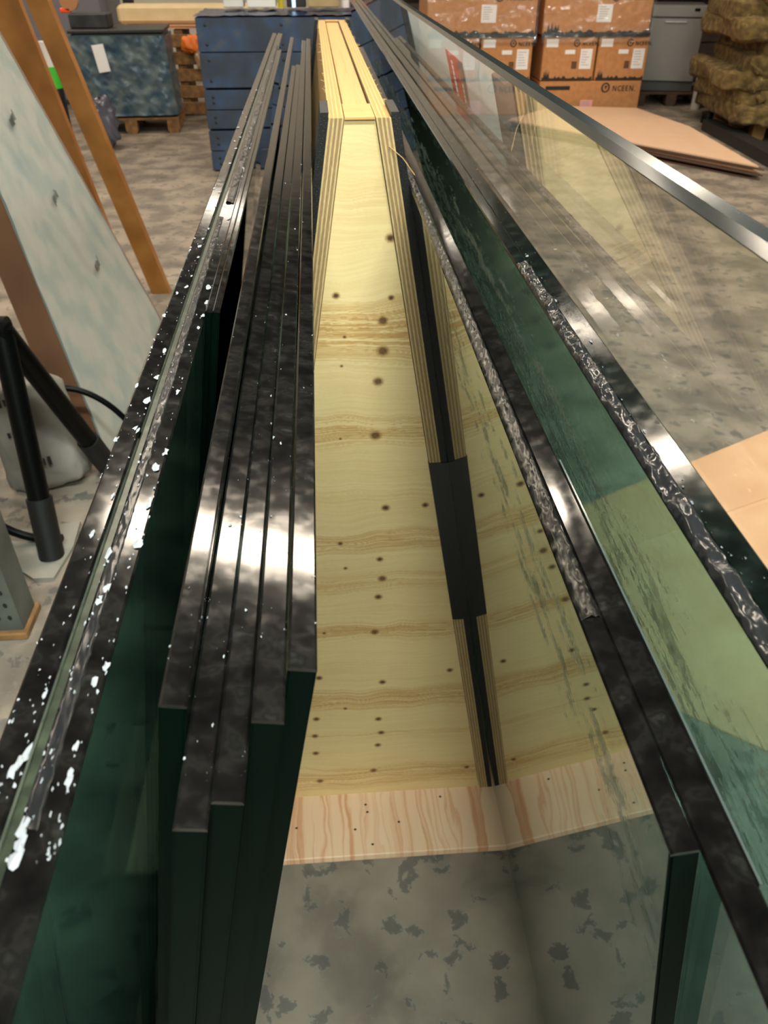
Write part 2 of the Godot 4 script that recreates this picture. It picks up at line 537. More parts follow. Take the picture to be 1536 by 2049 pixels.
# ---------------------------------------------------------------- room
func _room() -> void:
	var st := mb()
	for q in [[0, 1, 2], [0, 2, 3]]:
		for k in q:
			var p: Vector3 = [Vector3(-10, 0, -13.2), Vector3(10, 0, -13.2), Vector3(10, 0, 6.2), Vector3(-10, 0, 6.2)][k]
			st.set_normal(Vector3.UP)
			st.set_uv(Vector2(p.x, p.z) * 0.45)
			st.set_uv2(Vector2(p.x + 0.13, p.z + 0.05) * 0.9)
			st.add_vertex(p)
	box(st, Vector3(-10, -0.2, -13.2), Vector3(10, -0.001, 6.2))
	struct("floor", st, M.floor)
	st = mb()
	box(st, Vector3(-10, 5.2, -13.2), Vector3(10, 5.4, 6.2))
	struct("ceiling", st, M.roof)
	st = mb()
	box(st, Vector3(-10, 0, -13.2), Vector3(10, 5.2, -13.0))
	struct("wall_back", st, M.wall)
	st = mb()
	box(st, Vector3(-10, 0, 6.0), Vector3(10, 5.2, 6.2))
	struct("wall_front", st, M.wall)
	st = mb()
	box(st, Vector3(-10, 0, -13.0), Vector3(-9.8, 5.2, 6.0))
	struct("wall_left", st, M.wall)
	st = mb()
	box(st, Vector3(9.8, 0, -13.0), Vector3(10, 5.2, 6.0))
	struct("wall_right", st, M.wall)

# ---------------------------------------------------------------- the plywood rack
const RZ0 := -1.0
const RZ1 := -2.5

# x of the outer face of the side panel at a drop below the eye
func side_x(s: int, drop: float, z: float, off := 0.0) -> float:
	return 0.0429 + s * (0.0368 + 0.165 * (drop - 0.162) + off) + 0.006 * (z + 1.0)

func side_slab(st: SurfaceTool, s: int, d0: float, d1: float, z0: float, z1: float, o0: float, o1: float, ua := Vector3.ZERO, va := Vector3.ZERO) -> void:
	hexa(st, [Vector3(side_x(s, d1, z0, o0), EYE - d1, z0), Vector3(side_x(s, d1, z0, o1), EYE - d1, z0), Vector3(side_x(s, d1, z1, o1), EYE - d1, z1), Vector3(side_x(s, d1, z1, o0), EYE - d1, z1),
		Vector3(side_x(s, d0, z0, o0), EYE - d0, z0), Vector3(side_x(s, d0, z0, o1), EYE - d0, z0), Vector3(side_x(s, d0, z1, o1), EYE - d0, z1), Vector3(side_x(s, d0, z1, o0), EYE - d0, z1)], ua, va)

func _rack() -> void:
	var t := thing("glass_rack", "pale plywood A-frame rack with black rubber strips standing between the leaning glass", "rack", Vector3.ZERO)
	var top := 0.162
	var bot := 1.51
	for s in [-1, 1]:
		var st := mb()
		side_slab(st, s, top + 0.001, bot, RZ0 - 0.001, RZ1, -0.018, 0.0, Vector3(0, 2.0, 0), Vector3(0, 0, 0.7))
		var sp := put("side_panel", st, M.white_side if s == 1 else M.pine, t)
		st = mb()
		var n := 12
		for i in n:
			var da := lerpf(top, bot, float(i) / n)
			var db := lerpf(top, bot, float(i + 1) / n)
			face(st, [Vector3(side_x(s, da, RZ0, -0.018), EYE - da, RZ0), Vector3(side_x(s, da, RZ0), EYE - da, RZ0), Vector3(side_x(s, db, RZ0), EYE - db, RZ0), Vector3(side_x(s, db, RZ0, -0.018), EYE - db, RZ0)], Vector3.BACK, Vector3.ZERO, Vector3.ZERO, [Vector2(0, da * 1.5), Vector2(1, da * 1.5), Vector2(1, db * 1.5), Vector2(0, db * 1.5)])
		put("ply_edge", st, M.ply_edge_end, sp)
		st = mb()
		for i in n:
			var za := lerpf(RZ0, RZ1, float(i) / n)
			var zb := lerpf(RZ0, RZ1, float(i + 1) / n)
			face(st, [Vector3(side_x(s, top, za, -0.018), EYE - top, za), Vector3(side_x(s, top, za), EYE - top, za), Vector3(side_x(s, top, zb), EYE - top, zb), Vector3(side_x(s, top, zb, -0.018), EYE - top, zb)], Vector3.UP, Vector3.ZERO, Vector3.ZERO, [Vector2(0, za * 0.6), Vector2(1, za * 0.6), Vector2(1, zb * 0.6), Vector2(0, zb * 0.6)])
		put("ply_edge", st, M.ply_edge, sp)
		# rubber strips near both ends
		for zz in [RZ0, RZ1 + 0.09]:
			st = mb()
			side_slab(st, s, 0.156, bot, zz, zz - 0.09, 0.0005, 0.0105)
			put("rubber_strip", st, M.rubber, t)
		# frayed fibres along the upper corner
		st = mb()
		for k in 46:
			var z := rng.randf_range(RZ1, RZ0)
			var b := Vector3(side_x(s, top, z), EYE - top, z)
			var d := Vector3(s * rng.randf_range(0.1, 1.0), rng.randf_range(-0.3, 0.7), rng.randf_range(-1, 1)).normalized() * rng.randf_range(0.002, 0.007)
			tube(st, [b, b + d], 0.00035, 4)
		var fr := put("splinter_fringe", st, M.pine, t)
		fr.set_meta("kind", "stuff")
	# end panels
	for e in [[RZ0 - 0.004, RZ0 - 0.022], [RZ1 + 0.022, RZ1 + 0.004]]:
		var st := mb()
		var p := []
		for z in [e[0], e[1]]:
			p.append([Vector3(side_x(-1, bot, z, -0.019), EYE - bot, z), Vector3(side_x(1, bot, z, -0.019), EYE - bot, z), Vector3(side_x(1, top + 0.003, z, -0.019), EYE - top - 0.003, z), Vector3(side_x(-1, top + 0.003, z, -0.019), EYE - top - 0.003, z)])
		for q in [p[0], p[1]]:
			var uv := []
			for v in q:
				uv.append(Vector2((v.x + 0.32) / 0.70, (EYE - v.y - 0.16) / 1.36))
			face(st, q, (q[0] - (p[0][0] + p[1][0]) * 0.5), Vector3.ZERO, Vector3.ZERO, uv)
		for k in 4:
			var k2 := (k + 1) % 4
			face(st, [p[0][k], p[0][k2], p[1][k2], p[1][k]], (p[0][k] + p[0][k2]) * 0.5 - Vector3(0.04, 0.7, p[0][k].z), Vector3(1, 0, 0), Vector3(0, 1, 0))
		put("end_panel", st, M.end_panel, t)
	# top plank and cross battens
	var st := mb()
	hexa(st, [Vector3(side_x(-1, top + 0.025, -1.1, -0.019), EYE - top - 0.025, -1.1), Vector3(side_x(1, top + 0.025, -1.1, -0.019), EYE - top - 0.025, -1.1), Vector3(side_x(1, top + 0.025, RZ1 + 0.03, -0.019), EYE - top - 0.025, RZ1 + 0.03), Vector3(side_x(-1, top + 0.025, RZ1 + 0.03, -0.019), EYE - top - 0.025, RZ1 + 0.03),
		Vector3(side_x(-1, top, -1.1, -0.021), EYE - top - 0.004, -1.1), Vector3(side_x(1, top, -1.1, -0.021), EYE - top - 0.004, -1.1), Vector3(side_x(1, top, RZ1 + 0.03, -0.021), EYE - top - 0.004, RZ1 + 0.03), Vector3(side_x(-1, top, RZ1 + 0.03, -0.021), EYE - top - 0.004, RZ1 + 0.03)], Vector3(6, 0, 0), Vector3(0, 0, 0.7))
	put("top_plank", st, M.pine, t)
	for zz in [[RZ0 - 0.001, -1.099], [RZ1 + 0.029, RZ1 + 0.001]]:
		st = mb()
		hexa(st, [Vector3(side_x(-1, top + 0.002, zz[0], -0.019), EYE - top - 0.002, zz[0]), Vector3(side_x(1, top + 0.002, zz[0], -0.019), EYE - top - 0.002, zz[0]), Vector3(side_x(1, top + 0.002, zz[1], -0.019), EYE - top - 0.002, zz[1]), Vector3(side_x(-1, top + 0.002, zz[1], -0.019), EYE - top - 0.002, zz[1]),
			Vector3(side_x(-1, top, zz[0], -0.019), EYE - top + 0.0005, zz[0]), Vector3(side_x(1, top, zz[0], -0.019), EYE - top + 0.0005, zz[0]), Vector3(side_x(1, top, zz[1], -0.019), EYE - top + 0.0005, zz[1]), Vector3(side_x(-1, top, zz[1], -0.019), EYE - top + 0.0005, zz[1])], Vector3(0, 0, 2), Vector3(1, 0, 0))
		put("batten", st, M.pine, t)
	# tape wrapped round the edge
	st = mb()
	side_slab(st, 1, 0.646, 0.985, RZ0 + 0.0016, RZ0 - 0.05, -0.0195, 0.0112)
	put("edge_tape", st, M.tape, t, "black tape wrapped round the panel edge")
	# base board
	st = mb()
	rbox(st, Transform3D(Basis(), Vector3(0.04, 0.01, -1.73)), Vector3(1.06, 0.02, 1.74), 0.002, Vector3(1.6, 0, 0), Vector3(0, 0, 0.55))
	put("base_board", st, M.base_board, t)
	for q in [[0.194, -0.983], [0.029, -0.975], [0.098, -0.929], [0.039, -0.882], [0.004, -0.918], [0.032, -0.957], [-0.12, -0.93]]:
		st = mb()
		var poly := []
		for k in 8:
			poly.append(Vector3(q[0] + 0.003 * cos(TAU * k / 8), 0.0204, q[1] + 0.0025 * sin(TAU * k / 8)))
		face(st, poly, Vector3.UP)
		put("nail_head", st, M.dark_metal, t)
	# sticker on the white side
	st = mb()
	side_slab(st, 1, 0.187, 0.336, -1.45, -1.66, 0.0002, 0.0008)
	var lab := put("sticker", st, M.red, t, "red sticker with a grey band on the white side")
	st = mb()
	side_slab(st, 1, 0.187, 0.336, -1.445, -1.497, 0.0006, 0.0012)
	put("grey_band", st, M.grey_band, lab)
	st = mb()
	var d := 0.20
	while d < 0.32:
		var l := rng.randf_range(0.004, 0.009)
		side_slab(st, 1, d, d + l, -1.585, -1.60, 0.0007, 0.0013)
		d += l + 0.003
	d = 0.225
	while d < 0.31:
		var l := rng.randf_range(0.003, 0.007)
		side_slab(st, 1, d, d + l, -1.484, -1.492, 0.0011, 0.0016)
		d += l + 0.003
	put("white_print", st, M.paper, lab).set_meta("kind", "stuff")
	# loose sliver of wood caught on the edge
	var sl := thing("wood_sliver", "thin pale sliver of wood sticking out from the plywood edge", "splinter", Vector3(0.0935, EYE - 0.205, -0.999))
	st = mb()
	tube(st, [Vector3(-0.016, 0.012, 0.0), Vector3(0.0, 0.0, 0.006), Vector3(0.014, -0.018, 0.012)], 0.0006, 5)
	put("splinter", st, M.pine, sl)

# ---------------------------------------------------------------- glass sheets
# s: side (-1 left, 1 right); x: inner face at z = -0.2; k: drift of x with z; drop: top below the eye; lean: dx per drop
func sheet_pt(s: Dictionary, off: float, drop: float, z: float) -> Vector3:
	return Vector3(s.x + s.k * (z + 0.2) + s.s * (off * 0.985 + s.lean * (drop - s.d)), EYE - drop + off * s.lean * 0.985, z)

func sheet_hexa(st: SurfaceTool, s: Dictionary, o0: float, o1: float, d0: float, d1: float, z0: float, z1: float, ua := Vector3.ZERO, va := Vector3.ZERO) -> void:
	hexa(st, [sheet_pt(s, o0, d1, z0), sheet_pt(s, o1, d1, z0), sheet_pt(s, o1, d1, z1), sheet_pt(s, o0, d1, z1), sheet_pt(s, o0, d0, z0), sheet_pt(s, o1, d0, z0), sheet_pt(s, o1, d0, z1), sheet_pt(s, o0, d0, z1)], ua, va)

func sheet(s: Dictionary, label: String, group := "", edge: Material = null, pane: Material = null) -> Node3D:
	var t := thing("glass_sheet", label, "glass sheet", Vector3.ZERO, 0.0, group)
	var st := mb()
	var bot := 1.509
	sheet_hexa(st, s, 0.0, s.t, s.d + maxf(0.0016, s.get("c", 0.0) + 0.0005), bot, s.z0 - 0.0016, s.z1)
	put("pane", st, pane if pane else M.glass, t)
	# ground top edge with small chamfers
	st = mb()
	var c: float = s.get("c", 0.0009)
	var dep := maxf(0.0016, c + 0.0005)
	var prof := [[0.0, dep], [0.0, c], [c, 0.0], [s.t - c, 0.0], [s.t, c], [s.t, dep]]
	for i in prof.size():
		var a = prof[i]
		var b = prof[(i + 1) % prof.size()]
		var q := [sheet_pt(s, a[0], s.d + a[1], s.z0), sheet_pt(s, b[0], s.d + b[1], s.z0), sheet_pt(s, b[0], s.d + b[1], s.z1), sheet_pt(s, a[0], s.d + a[1], s.z1)]
		face(st, q, (q[0] + q[1]) * 0.5 - sheet_pt(s, s.t * 0.5, s.d + 0.001, s.z0), Vector3(5, 1, 0), Vector3(0, 1, 5))
	for z in [s.z0, s.z1]:
		var poly := []
		for a in prof:
			poly.append(sheet_pt(s, a[0], s.d + a[1], z))
		face(st, poly, Vector3(0, 0, 1 if z == s.z0 else -1))
	put("top_edge", st, edge if edge else M.edge, t, "dark ground top edge")
	# near end edge
	st = mb()
	sheet_hexa(st, s, c, s.t - c, s.d + 0.0016, bot, s.z0, s.z0 - 0.0008)
	sheet_hexa(st, s, 0.0, s.t, s.d + 0.0016, bot, s.z0 - 0.0008, s.z0 - 0.0016)
	put("end_edge", st, M.edge_end, t, "near-black green end edge")
	return t

# flakes of film and adhesive stuck on the top edge of a sheet
func flakes(t: Node3D, s: Dictionary, count: int, z0: float, z1: float, big: float, m: Material) -> void:
	var st := mb()
	for i in count:
		var z := lerpf(z0, z1, pow(rng.randf(), 1.6))
		var side := rng.randf()
		var off: float = s.t * (rng.randf_range(0.0, 0.25) if side < 0.45 else rng.randf_range(0.0, 1.0))
		if s.s < 0 and side > 0.75:
			off = s.t * rng.randf_range(0.8, 1.0)
		var len := (rng.randf_range(0.0022, 0.005) if rng.randf() < 0.16 else rng.randf_range(0.0004, 0.0012)) * big
		var wid := len * rng.randf_range(0.25, 0.6)
		var c := sheet_pt(s, off, s.d - 0.0003, z)
		var n := 9
		var rim := []
		for k in n:
			var a := TAU * k / n
			var r := rng.randf_range(0.45, 1.15)
			var p := c + Vector3(cos(a) * wid * r, rng.randf_range(-0.0002, 0.0005), sin(a) * len * r)
			p.x = clampf(p.x, minf(sheet_pt(s, 0.0, s.d, z).x, sheet_pt(s, s.t, s.d, z).x) - 0.0006, maxf(sheet_pt(s, 0.0, s.d, z).x, sheet_pt(s, s.t, s.d, z).x) + 0.0006)
			rim.append(p)
		var apex := c + Vector3(rng.randf_range(-0.3, 0.3) * wid, rng.randf_range(0.15, 0.4) * wid, rng.randf_range(-0.3, 0.3) * len)
		for k in n:
			face(st, [apex, rim[k], rim[(k + 1) % n]], Vector3.UP)
	var o := put("film_flake", st, m, t)
	o.set_meta("kind", "stuff")

# a bumpy ribbon on the top edge
func ribbon(t: Node3D, called: String, s: Dictionary, o0: float, o1: float, z0: float, z1: float, amp: float, freq: float, m: Material, nzs: int, label := "") -> void:
	var st := mb()
	grid(st, 8, nzs, func(u: float, v: float) -> Vector3:
		var z := lerpf(z0, z1, v)
		var e := sin(u * PI)
		var o := lerpf(o0, o1, u) + 0.0008 * nz.get_noise_2d(z * 160.0, u * 3.0) * (1.0 - e)
		var hgt := amp * (0.35 + 0.9 * absf(nz.get_noise_2d(o * freq * 2.2, z * freq)) + 0.6 * nz.get_noise_2d(o * freq * 5.0 + 9.0, z * freq * 2.3)) * minf(1.0, e * 2.5)
		return sheet_pt(s, o, s.d, z) + Vector3(0, hgt - (0.0004 if e < 0.01 else 0.0), 0), s.s > 0)
	put(called, st, m, t, label)

# residue on a pane face
func smear(t: Node3D, s: Dictionary, off: float, d0: float, d1: float, z0: float, z1: float, m: Material, rep := 1.0) -> void:
	var st := mb()
	var n := 6
	for i in n:
		var za := lerpf(z0, z1, float(i) / n)
		var zb := lerpf(z0, z1, float(i + 1) / n)
		face(st, [sheet_pt(s, off, d0, za), sheet_pt(s, off, d1, za), sheet_pt(s, off, d1, zb), sheet_pt(s, off, d0, zb)], Vector3(-s.s, 0.1, 0), Vector3.ZERO, Vector3.ZERO, [Vector2(0, za * rep), Vector2(1, za * rep), Vector2(1, zb * rep), Vector2(0, zb * rep)])
	put("residue_smear", st, m, t, "chalky residue smeared on the glass")

func _left_sheets() -> void:
	var lean := 0.172
	var a := {"s": -1, "x": -0.0100, "k": 0.0068, "d": 0.200, "z0": -0.182, "z1": -2.42, "t": 0.0102, "lean": lean}
	var b := {"s": -1, "x": -0.0211, "k": 0.0072, "d": 0.203, "z0": -0.163, "z1": -2.41, "t": 0.0106, "lean": lean}
	var c := {"s": -1, "x": -0.0336, "k": 0.0064, "d": 0.213, "z0": -0.141, "z1": -1.98, "t": 0.0101, "lean": lean}
	var d := {"s": -1, "x": -0.0443, "k": 0.0062, "d": 0.215, "z0": -0.134, "z1": -1.98, "t": 0.0104, "lean": lean}
	var e := {"s": -1, "x": -0.0516, "k": 0.0078, "d": 0.195, "z0": -0.165, "z1": -2.41, "t": 0.0088, "lean": lean}
	var f2 := {"s": -1, "x": -0.0724, "k": 0.0105, "d": 0.200, "z0": -0.51, "z1": -2.16, "t": 0.0050, "lean": lean}
	var f1 := {"s": -1, "x": -0.0776, "k": 0.0105, "d": 0.201, "z0": -0.513, "z1": -2.16, "t": 0.0050, "lean": lean}
	var g2 := {"s": -1, "x": -0.0838, "k": 0.0100, "d": 0.205, "z0": 0.10, "z1": -2.65, "t": 0.0125, "lean": lean}
	var gi := {"s": -1, "x": -0.0965, "k": 0.0100, "d": 0.2075, "z0": 0.09, "z1": -2.64, "t": 0.0048, "lean": lean}
	var g1 := {"s": -1, "x": -0.1015, "k": 0.0100, "d": 0.205, "z0": 0.10, "z1": -2.66, "t": 0.0102, "lean": lean}
	var ta := sheet(a, "thick green glass sheet resting directly against the rack on its bare plywood side")
	var tb := sheet(b, "thick green glass sheet second from the rack on its bare plywood side")
	var tc := sheet(c, "shorter thick glass sheet third from the rack on its bare plywood side")
	var td := sheet(d, "shorter thick glass sheet fourth from the rack, its end reaching out furthest")
	var te := sheet(e, "thick green glass sheet fifth from the rack, standing slightly taller than its neighbours")
	sheet(f2, "thin glass sheet of a pair set far back, inner one towards the rack", "pair of thin glass sheets", M.edge)
	sheet(f1, "thin glass sheet of a pair set far back, outer one touching the flaky sheet", "pair of thin glass sheets", M.edge)
	var tg2 := sheet(g2, "long glass sheet with white flaky residue on its edge, beside the thin pair")
	var tgi := sheet(gi, "thin olive-edged glass sheet sandwiched between the two flaky sheets", "", M.olive)
	var tg1 := sheet(g1, "outermost long glass sheet with white flakes along its black edge, facing the trestle")
	flakes(tg1, g1, 300, -0.12, -1.6, 1.0, M.flake)
	flakes(tg2, g2, 360, -0.12, -2.4, 1.1, M.flake)
	flakes(ta, a, 40, -0.2, -1.2, 0.28, M.flake)
	flakes(tb, b, 60, -0.2, -1.1, 0.3, M.flake)
	flakes(td, d, 50, -0.15, -1.0, 0.28, M.flake)
	flakes(tc, c, 50, -0.15, -1.0, 0.28, M.flake)
	flakes(te, e, 40, -0.18, -1.2, 0.28, M.flake)
	ribbon(tg2, "film_strip", g2, 0.007, 0.012, -0.13, -0.75, 0.0009, 45.0, M.film_dark, 200, "crumpled plastic film stuck on the edge")
	ribbon(tg2, "film_strip", g2, 0.001, 0.010, -0.8, -2.3, 0.0016, 30.0, M.film_dark, 260, "crumpled plastic film stuck on the edge")

func _right_sheets() -> void:
	var r1a := {"s": 1, "x": 0.1021, "k": 0.0, "d": 0.2366, "z0": -0.128, "z1": -2.6, "t": 0.0098, "lean": 0.168}
	var r1b := {"s": 1, "x": 0.1124, "k": 0.0, "d": 0.2366, "z0": 0.06, "z1": -2.6, "t": 0.0125, "lean": 0.168}
	var r2a := {"s": 1, "x": 0.1378, "k": 0.0, "d": 0.190, "z0": 0.08, "z1": -4.2, "t": 0.0090, "lean": 0.195}
	var r2b := {"s": 1, "x": 0.1470, "k": 0.0, "d": 0.190, "z0": 0.08, "z1": -4.2, "t": 0.0125, "lean": 0.195}
	var tall := {"s": 1, "x": 0.1360, "k": 0.0, "d": 0.0764, "z0": 0.05, "z1": -4.2, "t": 0.0115, "lean": 0.22, "c": 0.0030}
	var ta := sheet(r1a, "glass sheet crusted with brown adhesive on its edge, resting against the white rack side")
	var tb := sheet(r1b, "thick glass sheet backing the crusted one, with a clear strip along its edge")
	var tc := sheet(r2a, "long glass sheet with crumpled tape along its top edge", "", M.edge_green)
	var td := sheet(r2b, "long glass sheet standing between the taped sheet and the tall clear one", "", M.edge_green)
	sheet(tall, "tall clear glass sheet rising above all others beside the cardboard", "", M.edge_clear, M.glass_clear)
	ribbon(ta, "adhesive_crust", r1a, 0.0004, 0.0092, -0.235, -2.4, 0.0032, 55.0, M.crust, 520, "rough brown adhesive crust")
	ribbon(tc, "crumpled_tape", r2a, 0.0003, 0.0088, -0.1, -0.56, 0.0030, 22.0, M.crumpled, 240, "crumpled glossy tape")
	flakes(td, r2b, 60, -0.2, -1.2, 0.8, M.flake)
	smear(ta, r1a, -0.0004, 0.243, 0.345, -0.131, -0.75, M.smear_thin, 1.6)
	smear(tc, r2a, -0.0004, 0.225, 0.315, -0.10, -2.6, M.smear, 1.3)
	smear(tc, r2a, -0.0006, 0.34, 0.42, -0.5, -1.3, M.smear_thin, 1.7)
	# clear strip along the outer arris of the second sheet
	var st := mb()
	sheet_hexa(st, r1b, r1b.t + 0.0002, r1b.t + 0.0011, r1b.d - 0.0006, r1b.d + 0.004, -0.115, -0.36)
	put("clear_strip", st, std(g3(0.34, 0.37, 0.36), 0.12), tb, "clear plastic edge strip")

# ---------------------------------------------------------------- left of the rack
func leaning_box(st: SurfaceTool, foot: Vector3, top: Vector3, w: float, dep: float, ua := Vector3.ZERO, va := Vector3.ZERO) -> void:
	# a plank from foot to top; w along x, dep along z
	var p := []
	for c in [foot, top]:
		p.append_array([c + Vector3(-w, 0, dep) * 0.5, c + Vector3(w, 0, dep) * 0.5, c + Vector3(w, 0, -dep) * 0.5, c + Vector3(-w, 0, -dep) * 0.5])
	hexa(st, p, ua, va)

func marks(parent: Node, called: String, o: Vector3, right: Vector3, up: Vector3, n: Vector3, w: float, h: float, m: Material, count: int) -> void:
	# a few short strokes of blurred print
	var st := mb()
	for i in count:
		var u := (i + 0.5) / count * w
		var sw := w / count * rng.randf_range(0.35, 0.75)
		var h0 := rng.randf_range(0.0, 0.25) * h
		var h1 := h * rng.randf_range(0.7, 1.0)
		var a := o + right * (u - sw * 0.5) + n
		face(st, [a + up * h0, a + right * sw + up * h0, a + right * sw + up * h1, a + up * h1], n)
	put(called, st, m, parent).set_meta("kind", "stuff")

func _left_side() -> void:
	# film-wrapped pack of sheets leaning away
	var t := thing("sheet_bundle", "pale film-wrapped sheet bundle with a brown end board, leaning beside the black trestle", "sheet bundle", Vector3(-0.86, 0, -3.1))
	var bn := Vector3(0.003, 0.0, 0.6)
	var bf := Vector3(-0.01, 0.0, -0.70)
	var tf := Vector3(-0.54, 1.6, -0.60)
	var tn := Vector3(-0.525, 1.6, -0.16)
	var nrm := (bf - bn).cross(tn - bn).normalized()
	if nrm.x < 0:
		nrm = -nrm
	var th := 0.09
	var st := mb()
	hexa(st, [bn, bf, bf - nrm * th, bn - nrm * th, tn, tf, tf - nrm * th, tn - nrm * th])
	var pm := std(g3(0.62, 0.68, 0.66), 0.25)
	put("sheet_pack", st, pm, t)
	# wrinkled film skin on the face
	var fm := tri(std(Color.WHITE, 0.28), 1.1)
	fm.albedo_texture = noise_tex(512, 0.010, 81, [[0.0, g3(0.56, 0.59, 0.58)], [0.35, g3(0.60, 0.62, 0.60)], [0.55, g3(0.65, 0.65, 0.62)], [1.0, g3(0.68, 0.66, 0.63)]], 3, FastNoiseLite.TYPE_SIMPLEX_SMOOTH, 0.0)
	st = mb()
	grid(st, 40, 60, func(u: float, v: float) -> Vector3:
		var p := bn.lerp(bf, u).lerp(tn.lerp(tf, u), v)
		var w := nz.get_noise_2d(u * 9.0 + v * 6.0, v * 2.0) + 0.5 * nz.get_noise_2d(u * 22.0 + v * 12.0, v * 5.0)
		return p + nrm * (0.006 + 0.004 * w), false)
	put("wrapping_film", st, fm, t, "wrinkled clear wrapping film")
	# brown end board along the near edge
	st = mb()
	var eo := Vector3(0, 0, 0.012)
	hexa(st, [bn + eo + nrm * 0.004, bn, bn - nrm * (th + 0.02), bn - nrm * (th + 0.02) + eo, tn + eo + nrm * 0.004, tn, tn - nrm * (th + 0.02), tn - nrm * (th + 0.02) + eo])
	put("end_board", st, tri_wood(Color(0.32, 0.20, 0.11), Color(0.42, 0.27, 0.16), 82), t, "brown board along the near edge")
	st = mb()
	hexa(st, [bf + nrm * 0.010, bf + nrm * 0.010 + (bn - bf).normalized() * 0.012, bf - nrm * th, bf - nrm * th + Vector3(0, 0, -0.01), tf + nrm * 0.010, tf + nrm * 0.010 + (tn - tf).normalized() * 0.012, tf - nrm * th, tf - nrm * th + Vector3(0, 0, -0.01)])
	put("edge_strip", st, std(g3(0.52, 0.44, 0.40), 0.5), t)
	var upv := (tn - bn).lerp(tf - bf, 0.5).normalized()
	var rv := (bf - bn).normalized()
	for q in [[-1.177, 0.971, -3.274], [-1.085, 0.689, -3.263], [-0.99, 0.402, -3.301]]:
		marks(t, "stamp", Vector3(q[0] + 0.86, q[1], q[2] + 3.1) + nrm * 0.012, (rv + upv * 0.25).normalized(), upv, nrm * 0.002, 0.085, 0.045, M.ink, 5)
	# two varnished planks
	var p1 := thing("wooden_plank", "wide brown varnished plank leaning behind the film-wrapped sheet bundle", "plank", Vector3(-1.285, 0, -4.6))
	st = mb()
	leaning_box(st, Vector3(0, 0, 0), Vector3(-0.37, 2.0, 0), 0.17, 0.05)
	put("board", st, M.brown_wood, p1)
	var p2 := thing("wooden_plank", "narrow orange-brown varnished plank leaning beside the blue-wrapped machine", "plank", Vector3(-0.925, 0, -4.2))
	st = mb()
	leaning_box(st, Vector3(0, 0, 0), Vector3(-0.47, 2.0, 0), 0.095, 0.06)
	put("board", st, M.brown_wood, p2)
	# black steel trestle
	var tr := thing("steel_trestle", "black tubular steel trestle with splayed legs beside the paper sacks", "trestle", Vector3(-0.9, 0, -2.1))
	var apex := Vector3(-0.02, 0.67, 0.0)
	for q in [[Vector3(0.005, 0.02, 0.19), 0.032], [Vector3(0.085, 0.02, -0.28), 0.032]]:
		st = mb()
		tube(st, [q[0], apex], q[1], 16)
		var lg := put("leg", st, M.steel_black, tr)
		st = mb()
		var dirv: Vector3 = (apex - q[0]).normalized()
		tube(st, [q[0] - dirv * 0.015, q[0] + dirv * 0.18], 0.038, 16)
		put("foot_cap", st, std(g3(0.02, 0.02, 0.02), 0.6), lg)
	st = mb()
	tube(st, [apex + Vector3(-0.75, 0.0, 0.0), apex + Vector3(0.02, 0.0, 0.0)], 0.036, 16)
	put("cross_bar", st, M.steel_black, tr)
	# hoses
	var hs := thing("hose", "black hose looped over the paper sack behind the trestle", "hose", Vector3(-0.93, 0, -2.44))
	st = mb()
	var arc := []
	for i in 22:
		var a := PI * 1.0 * i / 21.0
		arc.append(Vector3(0.075 - cos(a) * 0.095 + 0.05 * (i / 21.0), 0.30 + sin(a) * 0.10 - (i / 21.0) * 0.30, -0.02 - i * 0.002))
	tube(st, arc, 0.011, 8)
	put("hose_loop", st, M.steel_black, hs)
	var hs2 := thing("hose", "black hose curling round the foot of the trestle", "hose", Vector3(-1.05, 0, -2.0))
	st = mb()
	arc = []
	for i in 16:
		var a := PI * 0.6 * i / 15.0 + PI * 0.95
		arc.append(Vector3(0.14 + cos(a) * 0.2, 0.22 + sin(a) * 0.20, 0.02))
	tube(st, arc, 0.013, 8)
	put("hose_loop", st, M.steel_black, hs2)
	# paper sacks
	var sack := tri(std(Color.WHITE, 0.75), 1.2)
	sack.albedo_texture = noise_tex(256, 0.02, 83, [[0.0, g3(0.45, 0.42, 0.39)], [1.0, g3(0.57, 0.54, 0.50)]])
	for q in [[Vector3(-1.03, 0.18, -2.37), Vector3(0.28, 0.38, 0.13), -0.25, "pale printed paper sack propped upright under the wrapped sheet bundle"], [Vector3(-1.28, 0.16, -2.24), Vector3(0.2, 0.33, 0.13), -0.2, "pale printed paper sack standing behind the near trestle leg"]]:
		var sk := thing("paper_sack", q[3], "sack", q[0])
		st = mb()
		lump(st, Transform3D(Basis(Vector3.BACK, 0.16) * Basis(Vector3.RIGHT, q[2]), Vector3.ZERO), q[1], 0.35, 0.02, 7.0, q[0].x * 30.0, 32, 20)
		put("bag", st, sack, sk)
		var fr := Basis(Vector3.BACK, 0.16) * Basis(Vector3.RIGHT, q[2])
		for k in 3:
			marks(sk, "print", fr * Vector3(-0.09 + 0.03 * k, 0.12 - 0.11 * k, q[1].z * 0.5 + 0.012), fr.x, fr.y, fr.z * 0.004, 0.09, 0.035, M.ink, 5)
	# perforated upright on a wooden block
	var up := thing("shelf_upright", "galvanised perforated shelf upright standing on a wooden block", "upright", Vector3(-0.93, 0, -1.62))
	st = mb()
	rbox(st, Transform3D(Basis(), Vector3(-0.02, 0.012, 0)), Vector3(0.17, 0.024, 0.13), 0.004)
	put("block", st, M.pallet, up)
	st = mb()
	for s in [[Vector3(-0.09, 0.024, 0.045), Vector3(0.055, 1.5, 0.049)], [Vector3(0.051, 0.024, -0.05), Vector3(0.055, 1.5, 0.045)]]:
		box(st, s[0], s[1])
	put("post", st, tri_wood(Color(0.24, 0.25, 0.23), Color(0.35, 0.36, 0.33), 84, 0.5), up)
	st = mb()
